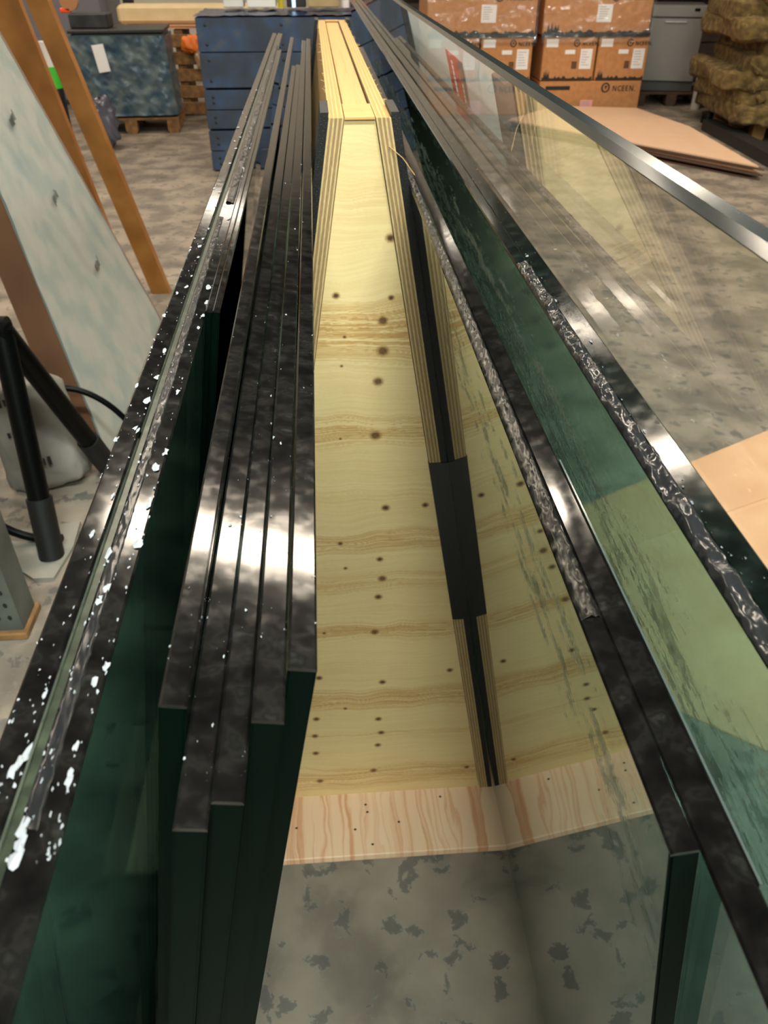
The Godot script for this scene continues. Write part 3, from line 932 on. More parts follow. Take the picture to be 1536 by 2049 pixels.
	for i in 22:
		for x in [-0.06, 0.0, 0.03]:
			var y := 0.07 + i * 0.045
			var poly := []
			for k in 8:
				poly.append(Vector3(x + 0.006 * cos(TAU * k / 8), y + 0.009 * sin(TAU * k / 8), 0.0495))
			face(st, poly, Vector3.BACK)
	put("hole", st, std(g3(0.07), 0.9), up).set_meta("kind", "stuff")
	# floor plate under the trestle foot
	var fp := thing("floor_plate", "pale flat plate lying on the floor under the trestle foot", "plate", Vector3(-0.90, 0, -1.90))
	st = mb()
	var poly := [Vector3(-0.16, 0, -0.14), Vector3(0.05, 0, -0.18), Vector3(0.06, 0, -0.05), Vector3(0.04, 0, 0.10), Vector3(-0.02, 0, 0.10), Vector3(-0.14, 0, 0.0)]
	prism(st, poly, 0.012)
	put("plate", st, std(g3(0.52, 0.50, 0.46), 0.55), fp)

func prism(st: SurfaceTool, poly: Array, h: float) -> void:
	var c := Vector3.ZERO
	for p in poly:
		c += p / poly.size()
	var top := []
	for p in poly:
		top.append(p + Vector3(0, h, 0))
	face(st, top, Vector3.UP)
	face(st, poly, Vector3.DOWN)
	for i in poly.size():
		var j := (i + 1) % poly.size()
		face(st, [poly[i], poly[j], top[j], top[i]], (poly[i] + poly[j]) * 0.5 - c)

func tri_wood(a: Color, b: Color, seed_: int, rough := 0.6) -> StandardMaterial3D:
	var m := tri(std(Color.WHITE, rough), 1.2)
	m.albedo_texture = noise_tex(256, 0.015, seed_, [[0.0, a], [1.0, b]])
	return m

# ---------------------------------------------------------------- goods in the background
func pallet(label: String, at: Vector3, turn: float, w: float, d: float, m: Material) -> Node3D:
	var t := thing("pallet", label, "pallet", at, turn)
	for i in 5:
		var st := mb()
		var z := lerpf(-d / 2 + 0.05, d / 2 - 0.05, i / 4.0)
		rbox(st, Transform3D(Basis(), Vector3(0, 0.133, z)), Vector3(w, 0.022, 0.1), 0.003)
		put("deck_board", st, m, t)
	for x in [-w / 2 + 0.06, 0.0, w / 2 - 0.06]:
		for z in [-d / 2 + 0.06, 0.0, d / 2 - 0.06]:
			var st := mb()
			rbox(st, Transform3D(Basis(), Vector3(x, 0.072, z)), Vector3(0.12, 0.1, 0.12), 0.003)
			put("block", st, m, t)
		var sb := mb()
		rbox(sb, Transform3D(Basis(), Vector3(x, 0.011, 0)), Vector3(0.1, 0.022, d), 0.003)
		put("runner", sb, m, t)
	return t

func crate(label: String, y0: float, y1: float, seams: Array) -> void:
	var x0 := -0.94
	var x1 := 0.40
	var z0 := -7.0
	var z1 := -7.8
	var t := thing("blue_crate", label, "crate", Vector3((x0 + x1) / 2, y0, (z0 + z1) / 2), 0.0, "stacked blue wooden crates")
	var w := x1 - x0
	var d := z0 - z1
	var rows := [0.0]
	rows.append_array(seams)
	rows.append(y1 - y0)
	for i in rows.size() - 1:
		var a: float = rows[i] + (0.012 if i == 0 else 0.003)
		var b: float = rows[i + 1] - 0.003
		for s in [-1, 1]:
			var st := mb()
			rbox(st, Transform3D(Basis(), Vector3(0, (a + b) / 2, s * (d / 2 - 0.012))), Vector3(w, b - a, 0.024), 0.004)
			var bd := put("board", st, M.blue_wood, t)
			for x in [-w / 2 + 0.07, w / 2 - 0.07, -0.02]:
				for yy in [a + 0.05, b - 0.05]:
					st = mb()
					lump(st, Transform3D(Basis(), Vector3(x, yy, s * (d / 2 + 0.001))), Vector3(0.024, 0.024, 0.008), 1.0, 0.0, 1.0, 0.0, 8, 4)
					put("bolt", st, M.dark_metal, bd)
			st = mb()
			rbox(st, Transform3D(Basis(), Vector3(s * (w / 2 - 0.012), (a + b) / 2, 0)), Vector3(0.024, b - a, d - 0.05), 0.004)
			put("board", st, M.blue_wood, t)

func bottle(label: String, at: Vector3, r: float, h: float, body: Color, cap: Color) -> void:
	var t := thing("bottle", label, "bottle", at)
	var st := mb()
	tube(st, [Vector3.ZERO, Vector3(0, h * 0.78, 0)], r, 14)
	put("body", st, std(body, 0.35), t)
	st = mb()
	tube(st, [Vector3(0, h * 0.78, 0), Vector3(0, h, 0)], r * 0.5, 12)
	put("cap", st, std(cap, 0.4), t)

func plain_box(called: String, label: String, category: String, a: Vector3, b: Vector3, m: Material, part := "body") -> Node3D:
	var c := Vector3((a.x + b.x) / 2, minf(a.y, b.y), (a.z + b.z) / 2)
	var t := thing(called, label, category, c)
	var st := mb()
	rbox(st, Transform3D(Basis(), Vector3(0, absf(b.y - a.y) / 2, 0)), (b - a).abs(), 0.006)
	put(part, st, m, t)
	return t

func _background_left() -> void:
	crate("blue wooden crate on the floor, lowest of its stack", 0.0, 0.315, [0.16])
	crate("blue wooden crate in the middle of its stack", 0.315, 0.611, [0.15])
	crate("tallest blue wooden crate on top of its stack, covered with blue film", 0.611, 1.10, [0.255])
	# film lid over the crate
	var lid := thing("film_cover", "crumpled dark blue plastic film lying over the top crate", "film", Vector3(-0.27, 1.10, -7.4))
	var st := mb()
	grid(st, 40, 16, func(u: float, v: float) -> Vector3:
		return Vector3((u - 0.5) * 1.36, 0.004 + 0.024 * absf(nz.get_noise_2d(u * 8.0, v * 4.0)), 0.41 - v * 0.82), false)
	put("film_sheet", st, std(Color(0.07, 0.13, 0.27), 0.3), lid)
	# things standing on the crate
	plain_box("paper_roll_carton", "white carton standing on the blue crates beside the beige carton edge", "carton", Vector3(-0.76, 1.134, -7.45), Vector3(-0.60, 1.48, -7.62), std(g3(0.86, 0.85, 0.84), 0.6))
	plain_box("paper_roll_carton", "wider white carton standing on the blue crates next to the yellow bottle", "carton", Vector3(-0.57, 1.134, -7.42), Vector3(-0.34, 1.48, -7.6), std(g3(0.90, 0.89, 0.88), 0.6))
	bottle("slim yellow and grey bottle between white carton and dark post on the crates", Vector3(-0.30, 1.134, -7.42), 0.024, 0.34, Color(0.75, 0.68, 0.10), Color(0.7, 0.7, 0.7))
	var pst := plain_box("dark_case", "dark brown upright case on the crates beside a glowing bar for a bright gap", "case", Vector3(-0.255, 1.134, -7.46), Vector3(-0.10, 1.5, -7.6), std(g3(0.16, 0.12, 0.09), 0.6))
	var gap_glow_mat := std(Color(0.8, 0.9, 1.0), 0.3)  # emission stands in for a bright gap behind; no lamp is there
	gap_glow_mat.emission_enabled = true
	gap_glow_mat.emission = Color(0.72, 0.86, 1.0)
	gap_glow_mat.emission_energy_multiplier = 1.6
	var bt := thing("glow_tube", "pale blue glowing bar standing for a bright gap, upright against the dark case", "lamp", Vector3(-0.198, 1.125, -7.44))
	st = mb()
	tube(st, [Vector3(0, 0.01, 0), Vector3(0, 0.36, 0)], 0.014, 12)
	put("gap_glow", st, gap_glow_mat, bt)
	plain_box("printed_carton", "beige printed carton with a green corner standing on the blue crates", "carton", Vector3(-0.085, 1.134, -7.43), Vector3(0.17, 1.46, -7.6), tri_wood(Color(0.62, 0.52, 0.36), Color(0.70, 0.60, 0.44), 91))
	bottle("white sealant cartridge with a red stripe on the blue crates", Vector3(0.215, 1.134, -7.42), 0.032, 0.4, Color(0.88, 0.84, 0.84), Color(0.8, 0.2, 0.15))
	plain_box("kraft_carton", "plain tan carton at the far end of the blue crates", "carton", Vector3(0.26, 1.134, -7.45), Vector3(0.395, 1.44, -7.65), M.carton)
	var ob := thing("orange_bundle", "small orange and white bundle on the corner of the blue crates", "bundle", Vector3(0.355, 1.125, -7.2))
	st = mb()
	lump(st, Transform3D(Basis(), Vector3(0, 0.03, 0)), Vector3(0.07, 0.06, 0.06), 0.8, 0.006, 30.0, 3.0, 16, 10)
	put("bundle", st, std(Color(0.85, 0.36, 0.10), 0.5), ob)
	# machine wrapped in blue film on a pallet
	var pl := pallet("wooden pallet under the blue-wrapped machine", Vector3(-1.95, 0, -9.05), 0.06, 0.95, 0.7, M.pallet)
	pl.scale = Vector3(1, 1, 1)
	var mc := thing("wrapped_machine", "grey machine with dark lid wrapped in shiny blue film on a pallet", "machine", Vector3(-1.95, 0.145, -9.05), 0.06)
	st = mb()
	rbox(st, Transform3D(Basis(), Vector3(0, 0.36, 0)), Vector3(0.86, 0.72, 0.62), 0.02)
	put("body", st, std(g3(0.26, 0.30, 0.31), 0.5), mc)
	st = mb()
	rbox(st, Transform3D(Basis(), Vector3(0, 0.735, 0)), Vector3(0.89, 0.03, 0.65), 0.006)
	put("lid", st, std(g3(0.12, 0.12, 0.12), 0.5), mc)
	var fm := tri(std(Color.WHITE, 0.36), 1.0)
	fm.albedo_texture = noise_tex(512, 0.012, 92, [[0.0, g3(0.13, 0.22, 0.30)], [0.4, g3(0.24, 0.31, 0.36)], [0.6, g3(0.31, 0.36, 0.38)], [1.0, g3(0.38, 0.42, 0.43)]], 2, FastNoiseLite.TYPE_SIMPLEX_SMOOTH, 0.0)
	st = mb()
	grid(st, 60, 46, func(u: float, v: float) -> Vector3:
		# front and right side skirt
		var a := u * 1.5
		var p := Vector3(-0.44 + minf(a, 0.88), 0.70 - v * 0.68, 0.318) if a < 0.88 else Vector3(0.438, 0.70 - v * 0.68, 0.318 - (a - 0.88))
		var w := nz.get_noise_2d(a * 6.0, v * 4.0) + 0.35 * nz.get_noise_2d(a * 16.0 + v * 7.0, v * 7.0)
		var o := 0.012 + 0.016 * w + 0.03 * v * v
		return p + (Vector3(0, 0, o) if a < 0.86 else (Vector3(o, 0, o * 0.3))), true)
	put("film_skirt", st, fm, mc, "wrinkled shiny blue film")
	st = mb()
	rbox(st, Transform3D(Basis(Vector3.BACK, 0.12), Vector3(-0.17, 0.52, 0.36)), Vector3(0.11, 0.23, 0.006), 0.002)
	put("paper_label", st, M.paper, mc)
	# tools on the machine
	var tb := thing("tool_case", "dark open tool case lying on the wrapped machine", "case", Vector3(-2.2, 0.895, -9.0))
	st = mb()
	rbox(st, Transform3D(Basis(), Vector3(0, 0.06, 0)), Vector3(0.36, 0.12, 0.25), 0.01)
	put("case", st, tri_wood(Color(0.07, 0.07, 0.07), Color(0.22, 0.22, 0.23), 93), tb)
	var tp := thing("tape_dispenser", "orange-handled packing tape dispenser on the tool case", "tape", Vector3(-2.36, 1.02, -8.95))
	st = mb()
	tube(st, [Vector3(0, 0.1, -0.03), Vector3(0, 0.1, 0.03)], 0.085, 24)
	put("tape_roll", st, std(Color(0.66, 0.46, 0.32), 0.3), tp)
	st = mb()
	rbox(st, Transform3D(Basis(), Vector3(-0.05, 0.02, 0.0)), Vector3(0.1, 0.04, 0.06), 0.008)
	put("handle", st, std(Color(0.93, 0.30, 0.10), 0.4), tp)
	# grey plastic container behind, dark post, boards
	var gc := thing("grey_container", "large grey plastic container behind the wrapped machine", "container", Vector3(-2.95, 0, -11.0))
	st = mb()
	rbox(st, Transform3D(Basis(), Vector3(0, 0.65, 0)), Vector3(1.1, 1.3, 0.9), 0.06)
	put("tank", st, std(g3(0.42, 0.41, 0.44), 0.5), gc)
	st = mb()
	rbox(st, Transform3D(Basis(), Vector3(0, 1.3, 0)), Vector3(1.16, 0.08, 0.96), 0.02)
	put("rim", st, std(g3(0.38, 0.37, 0.40), 0.5), gc)
	var dp := thing("steel_post", "dark blue-black steel rack post beside the long beige board", "post", Vector3(-2.12, 0, -10.5))
	st = mb()
	rbox(st, Transform3D(Basis(), Vector3(0, 1.4, 0)), Vector3(0.11, 2.8, 0.09), 0.004)
	put("post", st, std(Color(0.06, 0.07, 0.11), 0.5), dp)
	st = mb()
	rbox(st, Transform3D(Basis(), Vector3(0, 0.01, 0)), Vector3(0.18, 0.02, 0.16), 0.004)
	put("foot_plate", st, M.dark_metal, dp)
	var ws := thing("work_stand", "wooden crate stand carrying stacked boards behind the blue crates", "stand", Vector3(-1.5, 0, -10.0))
	for i in 5:
		st = mb()
		rbox(st, Transform3D(Basis(), Vector3(0, 0.08 + i * 0.16, 0.3)), Vector3(1.15, 0.12, 0.02), 0.004)
		put("slat", st, M.pallet, ws)
	for x in [-0.5, 0.0, 0.5]:
		st = mb()
		rbox(st, Transform3D(Basis(), Vector3(x, 0.41, 0.0)), Vector3(0.09, 0.82, 0.56), 0.004)
		put("support", st, M.pallet, ws)
	var k := 0
	for q in [[0.83, 0.012, -1.62, 0.03, Color(0.80, 0.60, 0.45)], [0.848, 0.012, -1.55, -0.02, Color(0.72, 0.52, 0.38)]]:
		var tbd := thing("thin_board", ["thin tan board lying on the wooden stand, under the other", "thin brown board lying on top of its twin under the beige board"][k], "board", Vector3(q[2] + 0.1, q[0], -9.95), q[3])
		st = mb()
		rbox(st, Transform3D(Basis(), Vector3(0, 0.006, 0)), Vector3(1.2, q[1], 0.5), 0.002)
		put("board", st, std(q[4], 0.6), tbd)
		k += 1
	var lb := thing("beige_board", "long thick beige board with rounded corners stacked above the thin boards", "board", Vector3(-1.25, 0.865, -10.0))
	st = mb()
	rbox(st, Transform3D(Basis(), Vector3(0, 0.085, 0)), Vector3(1.75, 0.17, 0.35), 0.03)
	put("board", st, tri_wood(Color(0.80, 0.70, 0.53), Color(0.85, 0.76, 0.60), 94), lb)
	var oc := thing("strap_bundle", "orange strap bundle hanging on the corner of the wooden stand", "straps", Vector3(-1.36, 0.70, -9.62))
	st = mb()
	lump(st, Transform3D(Basis(), Vector3(0, 0.0, 0)), Vector3(0.22, 0.16, 0.08), 0.7, 0.03, 12.0, 8.0, 24, 14)
	put("strap", st, std(Color(0.85, 0.42, 0.12), 0.5), oc)
	st = mb()
	lump(st, Transform3D(Basis(), Vector3(0.06, -0.14, 0)), Vector3(0.08, 0.18, 0.05), 0.8, 0.02, 16.0, 4.0, 16, 12)
	put("film_tail", st, std(Color(0.62, 0.48, 0.36), 0.25), oc)
	# canister with a green band between the planks
	var cn := thing("canister", "white canister with bright green band seen between the two planks", "canister", Vector3(-2.27, 0, -7.6))
	st = mb()
	tube(st, [Vector3(0, 0, 0), Vector3(0, 0.56, 0)], 0.07, 18)
	put("base", st, std(g3(0.10, 0.10, 0.12), 0.4), cn)
	st = mb()
	tube(st, [Vector3(0, 0.56, 0), Vector3(0, 0.72, 0)], 0.072, 18)
	put("green_band", st, std(Color(0.24, 0.70, 0.20), 0.4), cn)
	st = mb()
	tube(st, [Vector3(0, 0.72, 0), Vector3(0, 0.90, 0)], 0.066, 18)
	put("top", st, std(g3(0.82, 0.80, 0.78), 0.4), cn)
	var bg := thing("film_bag", "clear plastic bag slumped on the floor beside the canister", "bag", Vector3(-2.02, 0.21, -8.05))
	st = mb()
	lump(st, Transform3D(Basis(), Vector3.ZERO), Vector3(0.22, 0.42, 0.2), 0.7, 0.05, 9.0, 2.0, 28, 18)
	put("bag", st, std(g3(0.34, 0.33, 0.38), 0.2), bg)

# ---------------------------------------------------------------- cartons, dishwasher, wool, boards
func carton(label: String, a: Vector3, b: Vector3, style: int) -> void:
	var t := thing("carton", label, "carton", Vector3((a.x + b.x) / 2, a.y, (a.z + b.z) / 2), 0.0, "brown cartons stacked on two pallets")
	var w := b.x - a.x
	var h := b.y - a.y
	var d := absf(b.z - a.z)
	var st := mb()
	rbox(st, Transform3D(Basis(), Vector3(0, h / 2, 0)), Vector3(w, h, d), 0.008)
	put("box", st, M.carton, t)
	var zf := d / 2 + 0.0012
	# ragged black landscape printed along the lower edge
	if style != 2:
		st = mb()
		var n := 110
		for i in n:
			var u0 := float(i) / n
			var u1 := float(i + 1) / n
			var y0 := h * (0.05 + 0.07 * absf(nz.get_noise_1d(u0 * 9.0 + 3.0)) * 2.0 + (0.16 if u0 > 0.03 and u0 < 0.14 else 0.0) * (0.55 + 0.45 * sin(u0 * 190.0)))
			var y1 := h * (0.05 + 0.07 * absf(nz.get_noise_1d(u1 * 9.0 + 3.0)) * 2.0 + (0.16 if u1 > 0.03 and u1 < 0.14 else 0.0) * (0.55 + 0.45 * sin(u1 * 190.0)))
			face(st, [Vector3(-w / 2 + 0.012 + u0 * (w - 0.024), 0.004, zf), Vector3(-w / 2 + 0.012 + u1 * (w - 0.024), 0.004, zf), Vector3(-w / 2 + 0.012 + u1 * (w - 0.024), y1, zf), Vector3(-w / 2 + 0.012 + u0 * (w - 0.024), y0, zf)], Vector3.BACK)
		put("landscape_print", st, M.ink, t)
	# emblem and lettering
	var es := 0.036 if style == 0 else 0.05
	var ex := w * (0.12 if style == 0 else 0.15)
	var ey := h * (0.86 if style == 0 else 0.80)
	st = mb()
	var ring := 20
	for i in ring:
		var a0 := TAU * i / ring
		var a1 := TAU * (i + 1) / ring
		face(st, [Vector3(ex + cos(a0) * es, ey + sin(a0) * es, zf), Vector3(ex + cos(a1) * es, ey + sin(a1) * es, zf), Vector3(ex + cos(a1) * es * 0.62, ey + sin(a1) * es * 0.7, zf), Vector3(ex + cos(a0) * es * 0.62, ey + sin(a0) * es * 0.7, zf)], Vector3.BACK)
	face(st, [Vector3(ex - es * 0.3, ey + es * 0.35, zf), Vector3(ex + es * 0.35, ey + es * 0.45, zf), Vector3(ex + es * 0.1, ey - es * 0.45, zf)], Vector3.BACK)
	put("emblem", st, M.ink, t)
	var tm := TextMesh.new()
	tm.text = "NCEEN."
	var font := SystemFont.new()
	font.font_names = PackedStringArray(["Droid Sans"])
	font.font_weight = 700
	tm.font = font
	tm.font_size = 48
	tm.depth = 0.0
	tm.pixel_size = es * 1.5 / 48.0
	tm.horizontal_alignment = HORIZONTAL_ALIGNMENT_LEFT
	put_mesh("lettering", tm, M.ink, t, Transform3D(Basis(), Vector3(ex + es * 1.5, ey - es * 0.2, zf)))
	# paper labels
	var lab := []
	if style == 0:
		lab = [[-w * 0.34, h * 0.86, 0.13, 0.075, M.paper], [w * 0.32, h * 0.50, 0.13, 0.19, M.paper], [w * 0.01, h * 0.66, 0.11, 0.04, M.paper]]
	elif style == 1:
		lab = [[w * 0.06, h * 0.45, 0.16, 0.16, M.paper]]
	else:
		lab = [[-w * 0.02, h * 0.24, 0.14, 0.13, M.pink]]
	for l in lab:
		st = mb()
		rbox(st, Transform3D(Basis(), Vector3(l[0], l[1], zf)), Vector3(l[2], l[3], 0.002), 0.0008)
		var pl := put("paper_label", st, l[4], t)
		if l[3] > 0.1:
			st = mb()
			for i in 6:
				var yy: float = l[1] + l[3] * (0.34 - 0.13 * i)
				var ww: float = l[2] * rng.randf_range(0.4, 0.72)
				face(st, [Vector3(l[0] - l[2] * 0.38, yy, zf + 0.0016), Vector3(l[0] - l[2] * 0.38 + ww, yy, zf + 0.0016), Vector3(l[0] - l[2] * 0.38 + ww, yy + 0.006, zf + 0.0016), Vector3(l[0] - l[2] * 0.38, yy + 0.006, zf + 0.0016)], Vector3.BACK)
			put("print_line", st, M.paper_ink, pl).set_meta("kind", "stuff")
	if style == 0:
		st = mb()
		for i in 5:
			face(st, [Vector3(w * 0.06, h * (0.28 + i * 0.035), zf), Vector3(w * 0.16, h * (0.28 + i * 0.035), zf), Vector3(w * 0.16, h * (0.305 + i * 0.035), zf), Vector3(w * 0.06, h * (0.305 + i * 0.035), zf)], Vector3.BACK)
		put("care_symbols", st, M.ink, t).set_meta("kind", "stuff")
	else:
		st = mb()
		face(st, [Vector3(-w * 0.44, h * 0.74, zf), Vector3(-w * 0.20, h * 0.74, zf), Vector3(-w * 0.20, h * 0.86, zf), Vector3(-w * 0.44, h * 0.86, zf)], Vector3.BACK)
		put("black_bar", st, M.ink, t)

func bale(label: String, at: Vector3, size: Vector3, turn: float, k: int) -> void:
	var t := thing("wool_slab", label, "insulation", at, turn, "brown mineral wool slabs piled on a pallet")
	var st := mb()
	lump(st, Transform3D(), size, 0.28, 0.055, 2.6, k * 7.3, 72, 26)
	put("slab", st, M.wool, t)
	st = mb()
	for i in 5:
		var p := Vector3(rng.randf_range(-0.45, 0.45) * size.x, rng.randf_range(-0.3, 0.3) * size.y, size.z * 0.49)
		lump(st, Transform3D(Basis(Vector3.BACK, rng.randf() * 3.0), p), Vector3(rng.randf_range(0.06, 0.16), rng.randf_range(0.03, 0.08), 0.08), 0.8, 0.03, 14.0, i * 3.0 + k, 14, 8)
	put("loose_tuft", st, M.wool, t).set_meta("kind", "stuff")

func _background_right() -> void:
	# cartons: pallet load by the dishwasher
	carton("large plain-bottomed carton on the floor with a pink label, lowest of its stack", Vector3(2.40, 0.0, -10.3), Vector3(3.55, 0.33, -9.5), 2)
	carton("carton with black landscape print on the lowest large one, away from the dishwasher", Vector3(2.40, 0.335, -10.2), Vector3(2.985, 0.75, -9.5), 0)
	carton("carton with black landscape print on the lowest large one, next to the dishwasher", Vector3(3.005, 0.335, -10.2), Vector3(3.56, 0.75, -9.5), 0)
	carton("large film-wrapped carton on top of two cartons beside the dishwasher", Vector3(2.37, 0.765, -10.3), Vector3(3.53, 1.20, -9.5), 1)
	carton("carton at the bottom of the stack away from the dishwasher", Vector3(1.15, 0.0, -10.3), Vector3(2.26, 0.33, -9.5), 2)
	carton("carton in the middle of the far stack, beside the gap between stacks", Vector3(1.72, 0.335, -10.2), Vector3(2.28, 0.75, -9.5), 0)
	carton("carton in the middle of the far stack, away from the gap", Vector3(1.13, 0.335, -10.2), Vector3(1.70, 0.75, -9.5), 0)
	carton("large film-wrapped carton on top of the stack away from the dishwasher", Vector3(1.13, 0.765, -10.3), Vector3(2.29, 1.20, -9.5), 1)
	var fm := glass_pane(Color(0.75, 0.78, 0.82), 0.05, 0.06)
	for q in [[2.36, 3.545, "clear stretch film wound round the large carton beside the dishwasher"], [1.12, 2.30, "clear stretch film wound round the large carton of the far stack"]]:
		var t := thing("stretch_film", q[2], "film", Vector3((q[0] + q[1]) / 2, 0.70, -9.48))
		var st := mb()
		var w: float = q[1] - q[0]
		grid(st, 60, 34, func(u: float, v: float) -> Vector3:
			var k := 2.6 * nz.get_noise_2d(u * 3.2 + q[0] * 5.0, v * 2.6) + 0.7 * nz.get_noise_2d(u * 8.0, v * 9.0) + 0.25 * nz.get_noise_2d(u * 22.0, v * 30.0)
			return Vector3((u - 0.5) * w, v * 0.5, 0.03 + 0.012 * k), false)
		put("film_sheet", st, fm, t)
		st = mb()
		grid(st, 40, 3, func(u: float, v: float) -> Vector3:
			return Vector3((u - 0.5) * w, 0.045 + v * 0.04, 0.004 + 0.006 * nz.get_noise_2d(u * 12.0, v * 2.0) + 0.004), false)
		put("film_roll_edge", st, std(g3(0.10, 0.10, 0.11), 0.25), t)
	# dishwasher on its pallet
	pallet("dark wooden pallet carrying the grey dishwasher", Vector3(4.15, 0, -10.35), -0.1, 0.85, 0.8, tri_wood(Color(0.20, 0.14, 0.09), Color(0.32, 0.23, 0.15), 95))
	var dw := thing("dishwasher", "grey steel dishwasher standing on a pallet beside the cartons", "dishwasher", Vector3(4.12, 0.145, -10.3), -0.28)
	var steel := std(g3(0.50, 0.49, 0.48), 0.35, 0.2)
	var st := mb()
	rbox(st, Transform3D(Basis(), Vector3(0, 0.43, -0.02)), Vector3(0.60, 0.86, 0.56), 0.006)
	put("body", st, std(g3(0.40, 0.39, 0.39), 0.45, 0.2), dw)
	st = mb()
	rbox(st, Transform3D(Basis(), Vector3(0, 0.42, 0.275)), Vector3(0.58, 0.62, 0.03), 0.006)
	put("door", st, steel, dw)
	st = mb()
	rbox(st, Transform3D(Basis(), Vector3(0, 0.80, 0.275)), Vector3(0.58, 0.11, 0.03), 0.005)
	var cp := put("control_panel", st, steel, dw)
	st = mb()
	rbox(st, Transform3D(Basis(), Vector3(0.19, 0.815, 0.291)), Vector3(0.06, 0.03, 0.004), 0.001)
	put("display", st, std(g3(0.03), 0.2), cp)
	st = mb()
	rbox(st, Transform3D(Basis(), Vector3(-0.02, 0.70, 0.295)), Vector3(0.24, 0.018, 0.02), 0.004)
	put("handle", st, std(g3(0.72), 0.25, 0.6), dw)
	st = mb()
	rbox(st, Transform3D(Basis(), Vector3(0, 0.055, 0.262)), Vector3(0.58, 0.1, 0.02), 0.004)
	put("plinth", st, std(g3(0.25), 0.5), dw)
	bottle("yellow-topped clear bottle between dishwasher and mineral wool", Vector3(4.33, 0.0, -9.75), 0.05, 0.5, Color(0.75, 0.72, 0.70), Color(0.85, 0.55, 0.08))
	# mineral wool slabs on a pallet
	pallet("weathered wooden pallet under the mineral wool slabs", Vector3(4.85, 0, -8.45), -0.12, 1.3, 1.3, tri_wood(Color(0.45, 0.32, 0.15), Color(0.60, 0.45, 0.24), 96))
	var nth := ["lowest", "second", "third", "fourth", "fifth", "sixth", "seventh", "eighth", "ninth", "tenth", "eleventh"]
	for i in 11:
		bale("brown mineral wool slab in the pile, %s counted up from the pallet" % nth[i], Vector3(4.72 + 0.07 * sin(i * 2.1), 0.145 + 0.10 + i * 0.135, -8.45 + 0.07 * cos(i * 1.7)), Vector3(1.55 + 0.16 * sin(i * 1.3), 0.2, 1.5 + 0.1 * cos(i * 2.7)), -0.12 + 0.07 * sin(i * 1.9), i)
	# plywood sheets lying on the floor
	var poly := [Vector3(0.55, 0, 1.6), Vector3(-1.05, 0, -0.6), Vector3(-0.35, 0, -1.4), Vector3(0.5, 0, -1.2), Vector3(0.66, 0, -0.1)]
	var tones := [Color(0.30, 0.20, 0.14), Color(0.42, 0.29, 0.20), Color(0.26, 0.18, 0.13), Color(0.45, 0.31, 0.22), Color(0.33, 0.23, 0.16), Color(0.80, 0.65, 0.53)]
	var pn := ["lowest thin brown board of the pile on the floor", "second thin brown board of the floor pile", "third thin brown board of the floor pile", "fourth thin brown board of the floor pile", "fifth thin brown board of the floor pile", "pale tan board on top of the pile on the floor"]
	for i in 6:
		var t := thing("floor_board", pn[i], "board", Vector3(2.95 + 0.015 * sin(i * 2.3), 0.018 * i, -8.0 + 0.02 * cos(i * 3.1)), 0.025 * sin(i * 1.7) * (0.0 if i == 5 else 1.0), "thin boards piled on the floor")
		st = mb()
		prism(st, poly, 0.012)
		put("board", st, tri_wood(tones[i], tones[i].lightened(0.08), 100 + i, 0.6), t)
	# dark rack and crates added along the back wall to darken glass edge reflections
	var pr := thing("added_rack", "tall dark steel rack added behind the cartons to darken reflections in the glass edge", "rack", Vector3(3.7, 0, -12.35))
	for x in [-2.8, 0.0, 2.8]:
		for z in [-0.45, 0.45]:
			st = mb()
			rbox(st, Transform3D(Basis(), Vector3(x, 2.45, z)), Vector3(0.1, 4.9, 0.08), 0.004)
			put("post", st, M.dark_metal, pr)
	for y in [1.25, 2.5, 3.75]:
		for z in [-0.45, 0.45]:
			st = mb()
			rbox(st, Transform3D(Basis(), Vector3(0, y, z)), Vector3(5.7, 0.11, 0.05), 0.004)
			put("beam", st, M.dark_metal, pr)
		st = mb()
		rbox(st, Transform3D(Basis(), Vector3(0, y + 0.065, 0)), Vector3(5.65, 0.02, 0.94), 0.004)
		put("shelf", st, M.dark_metal, pr)
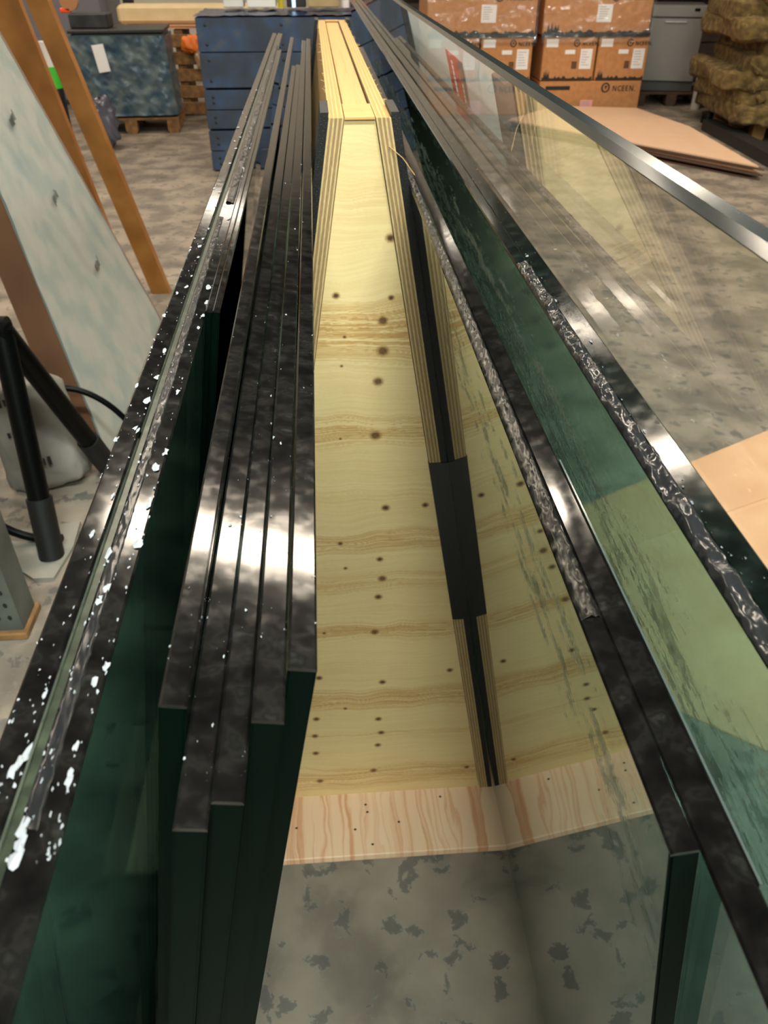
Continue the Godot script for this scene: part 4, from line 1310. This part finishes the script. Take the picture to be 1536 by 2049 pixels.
	var added_crate := tri_wood(Color(0.15, 0.10, 0.07), Color(0.24, 0.17, 0.12), 97)
	for y in [0.0, 1.33, 2.58, 3.83]:
		for x in [-2.1, -0.72, 0.72, 2.1]:
			var cr := thing("added_crate", "dark brown crate added on the tall rack to darken reflections", "crate", Vector3(3.7 + x, y, -12.35), 0.0, "dark crates added on the tall rack")
			for k in 4:
				st = mb()
				rbox(st, Transform3D(Basis(), Vector3(0, 0.12 + k * 0.235, 0)), Vector3(1.24, 0.225, 0.86), 0.006)
				put("plank_course", st, added_crate, cr)
	# dark steel beam with a shackle
	var bm := thing("steel_beam", "dark steel beam lying on the floor beside the thin boards", "beam", Vector3(3.95, 0, -7.55))
	st = mb()
	hexa(st, [Vector3(-0.22, 0, 1.6), Vector3(-0.02, 0, 1.6), Vector3(0.08, 0, -0.95), Vector3(-0.06, 0, -0.95), Vector3(-0.22, 0.10, 1.6), Vector3(-0.02, 0.10, 1.6), Vector3(0.08, 0.10, -0.95), Vector3(-0.06, 0.10, -0.95)])
	put("beam", st, std(g3(0.10, 0.105, 0.105), 0.5), bm)
	st = mb()
	tube(st, [Vector3(0.0, 0.06, -1.0), Vector3(0.0, 0.16, -1.0)], 0.06, 14)
	put("shackle", st, std(g3(0.05), 0.3, 0.4), bm)
	# cardboard on the floor next to the rack
	var cb := thing("cardboard_sheet", "tan cardboard sheet lying flat on the floor next to the tall glass", "cardboard", Vector3(1.2, 0, -1.7))
	st = mb()
	prism(st, [Vector3(-0.60, 0, -0.24), Vector3(0.52, 0, -0.82), Vector3(1.0, 0, 0.4), Vector3(-0.05, 0, 0.76), Vector3(-0.45, 0, 0.44)], 0.005)
	put("sheet", st, M.board, cb)
	st = mb()
	hexa(st, [Vector3(-0.5, 0.005, -0.05), Vector3(-0.5, 0.005, -0.03), Vector3(0.66, 0.005, -0.50), Vector3(0.66, 0.005, -0.52), Vector3(-0.5, 0.009, -0.042), Vector3(-0.5, 0.009, -0.038), Vector3(0.66, 0.009, -0.508), Vector3(0.66, 0.009, -0.512)])
	put("fold", st, M.board, cb)
